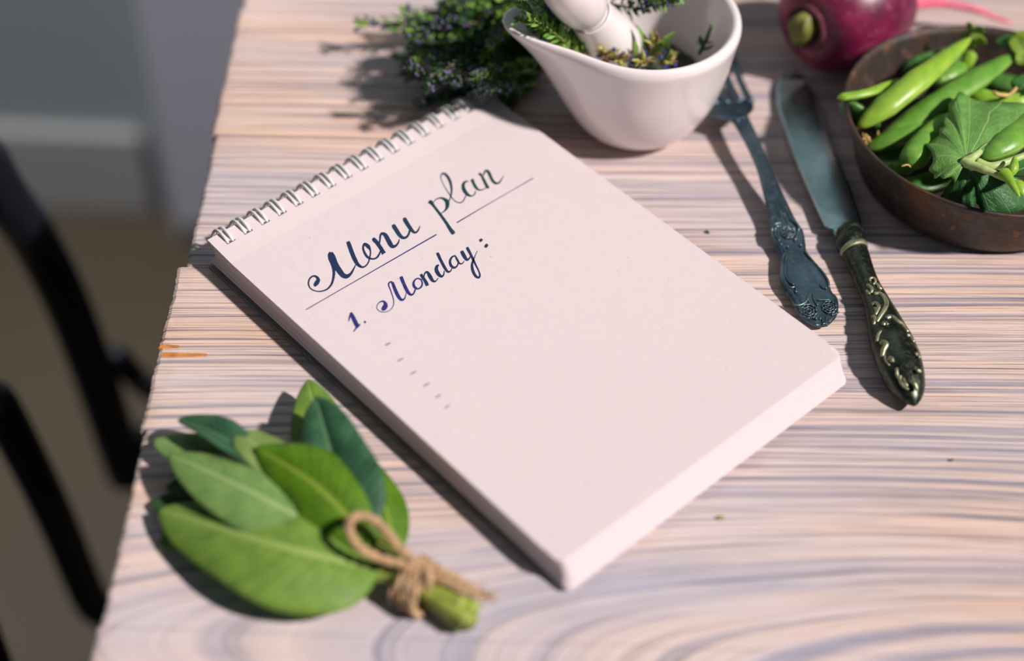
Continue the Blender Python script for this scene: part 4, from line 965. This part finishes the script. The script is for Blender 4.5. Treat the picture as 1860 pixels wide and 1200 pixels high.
obj('tendril', tube(cr([tuple(P(1804, 165, .040)), tuple(P(1810, 171, .039)), tuple(P(1822, 173, .038)), tuple(P(1834, 172, .037)), tuple(P(1846, 160, .036))], 4), [.0005]*3+[.0008]*14, 7), M['withered'], tq)

# ------------------------------------------------------------------ sage bunch
sg = thing('sage_bunch', 'bunch of fresh sage leaves tied with twine, lying left of the notepad', 'sage bunch', tuple(P(560, 930, 0)))
LV = [  # base, middle, tip, width, roll, fold, curl, material
    ((560, 905, .005), (440, 892, .005), (302, 884, .004), .022, 0, .1, .1, 'sage_f'),  # dark leaf added in place of the shade under the bunch
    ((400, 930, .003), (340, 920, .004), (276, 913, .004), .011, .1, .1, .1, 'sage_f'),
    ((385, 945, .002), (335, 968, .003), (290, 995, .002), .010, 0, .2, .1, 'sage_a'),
    ((625, 940, .008), (585, 800, .013), (560, 690, .012), .0215, .1, .15, .2, 'sage_a'),
    ((722, 1000, .006), (692, 905, .012), (628, 800, .012), .0165, -.30, .2, .3, 'sage_c'),
    ((500, 875, .008), (378, 826, .011), (281, 799, .008), .0150, .0, .12, .2, 'sage_b'),
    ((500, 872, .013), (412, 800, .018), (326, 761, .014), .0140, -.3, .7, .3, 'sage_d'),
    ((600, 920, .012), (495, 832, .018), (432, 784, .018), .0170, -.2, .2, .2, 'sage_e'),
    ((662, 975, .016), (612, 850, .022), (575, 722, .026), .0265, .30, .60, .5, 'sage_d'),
    ((680, 990, .016), (580, 885, .0235), (466, 812, .022), .0270, .35, .25, .6, 'sage_c'),
    ((625, 985, .013), (455, 893, .020), (308, 824, .016), .0270, .0, .12, .35, 'sage_b'),
    ((688, 1036, .010), (508, 992, .018), (288, 925, .008), .0390, .05, .10, .35, 'sage_a'),
]
for i, (a, b, c, wd, ro, fo, cu, nm) in enumerate(LV):
    big = wd > .02
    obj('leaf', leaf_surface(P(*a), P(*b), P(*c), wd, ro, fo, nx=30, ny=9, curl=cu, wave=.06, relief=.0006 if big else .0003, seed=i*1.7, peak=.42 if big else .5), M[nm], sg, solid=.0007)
# stems
random.seed(11)
ends = [(852, 1118, .006), (862, 1132, .004), (842, 1100, .010), (838, 1138, .003), (868, 1108, .008), (850, 1128, .009), (830, 1120, .007)]
starts = [(600, 1020, .010), (620, 1035, .008), (640, 965, .014), (600, 1010, .006), (690, 975, .009), (650, 985, .014), (640, 1030, .005)]
for i, (e, s_) in enumerate(zip(ends, starts)):
    m_ = (755+(e[0]-850)*.45+2, 1058+(e[1]-1118)*.42, .0035+(e[2])*.75)
    m0 = ((s_[0]+m_[0])/2+8, (s_[1]+m_[1])/2, (s_[2]+m_[2])/2)
    q = cr([tuple(P(*s_)), tuple(P(*m0)), tuple(P(*m_)), tuple(P(*e))], 6)
    obj('stem', tube(q, [.0016+.0012*k/(len(q)-1) for k in range(len(q))], 9), M['sage_stem'], sg)
bt = thing('twine', 'beige jute twine looped and knotted around the sage stems', 'twine', tuple(P(760, 1045, 0)))
def rope(path, r, nm, parent, mat, strands=2, n=8):
    q = cr([tuple(p) for p in path], n); q = [Vector(p) for p in q]; vf = []
    for s_ in range(strands):
        pts = []
        for i, p in enumerate(q):
            t = (q[min(i+1, len(q)-1)]-q[max(i-1, 0)]).normalized(); sx = t.cross(Vector((.1, .2, 1))).normalized(); u = sx.cross(t)
            a = i*.75+s_*2*math.pi/strands; pts.append(p+(sx*math.cos(a)+u*math.sin(a))*r*.48)
        vf.append(tube(pts, r*.62, 7))
    return obj(nm, join(*vf), mat, parent)
loop = [P(775, 1042, .0150), P(735, 1026, .0165), P(690, 1014, .0185), P(655, 995, .0225), P(635, 968, .0265), P(636, 946, .0275), P(652, 936, .0275), P(678, 944, .0265), P(702, 966, .0245), P(724, 992, .0210), P(750, 1018, .0175), P(776, 1040, .0150)]
rope(loop, .0017, 'loop', bt, M['twine'])
bc = P(757, 1064, .0060); axv = (P(850, 1118, .006)-P(730, 1040, .006)).normalized()
for k, dd in enumerate((-.0035, -.0005, .0025, .0052)):
    c = bc+axv*dd; sx = axv.cross(Vector((0, 0, 1))).normalized(); pts = []
    for j in range(25):
        a = 2*math.pi*j/24; pts.append(c+sx*(.0088*math.cos(a))+Vector((0, 0, 1))*(.0072*math.sin(a)+.0016)+axv*(.0012*math.sin(a+k)))
    pts = [Vector((p.x, p.y, max(p.z, TZ+.0014))) for p in pts]
    rope(pts, .0015, 'wrap', bt, M['twine'], n=2)
rope([P(768, 1030, .014), P(776, 1040, .0168), P(780, 1056, .0160), P(772, 1064, .012), P(764, 1050, .0135)], .0017, 'knot', bt, M['twine'])
for e_ in ([P(774, 1040, .0150), P(806, 1040, .0165), P(838, 1056, .0150), P(866, 1074, .0120)], [P(778, 1044, .0140), P(806, 1054, .0150), P(836, 1068, .0135), P(880, 1082, .0100)]):
    rope(e_, .0016, 'loose_end', bt, M['twine'])
    fr = []
    for k in range(9):
        b0 = e_[-1]; d = Vector((random.uniform(.2, 1), random.uniform(-.6, .4), random.uniform(-.5, .5))).normalized()
        fr.append(tube([b0, b0+d*.003, b0+d*.0055+Vector((0, 0, -.0006))], [.0003, .0002, .0001], 4))
    obj('frayed_fibres', join(*fr), M['twine'], bt, kind='stuff')

# ------------------------------------------------------------------ crumbs on the table
for (x, y, sz, lab, m_, ang) in ((1285, 421, .0022, 'tiny dark green leaf fragment between the notepad and the fork', 'herb_leaf', -.5), (1309, 940, .0030, 'tiny yellow-green leaf fragment right of the lower notepad edge', 'sage_stem', .1), (1729, 835, .0018, 'tiny brown crumb at the lower right of the table', 'sepal_brown', .4)):
    V, F = leaf_blade(sz, sz*.3, .4, 6); c = P(x, y, .0007)
    mm = Matrix.Translation(c) @ Matrix.Rotation(ang, 4, 'Z') @ Matrix.Translation((-sz/2, 0, 0))
    o = obj('leaf_fragment', ([mm @ v for v in V], F), M[m_], None, origin=tuple(c), solid=.0004)
    tag(o, lab, 'leaf')
for o in bpy.data.objects:
    if 'wloc' in o: del o['wloc']
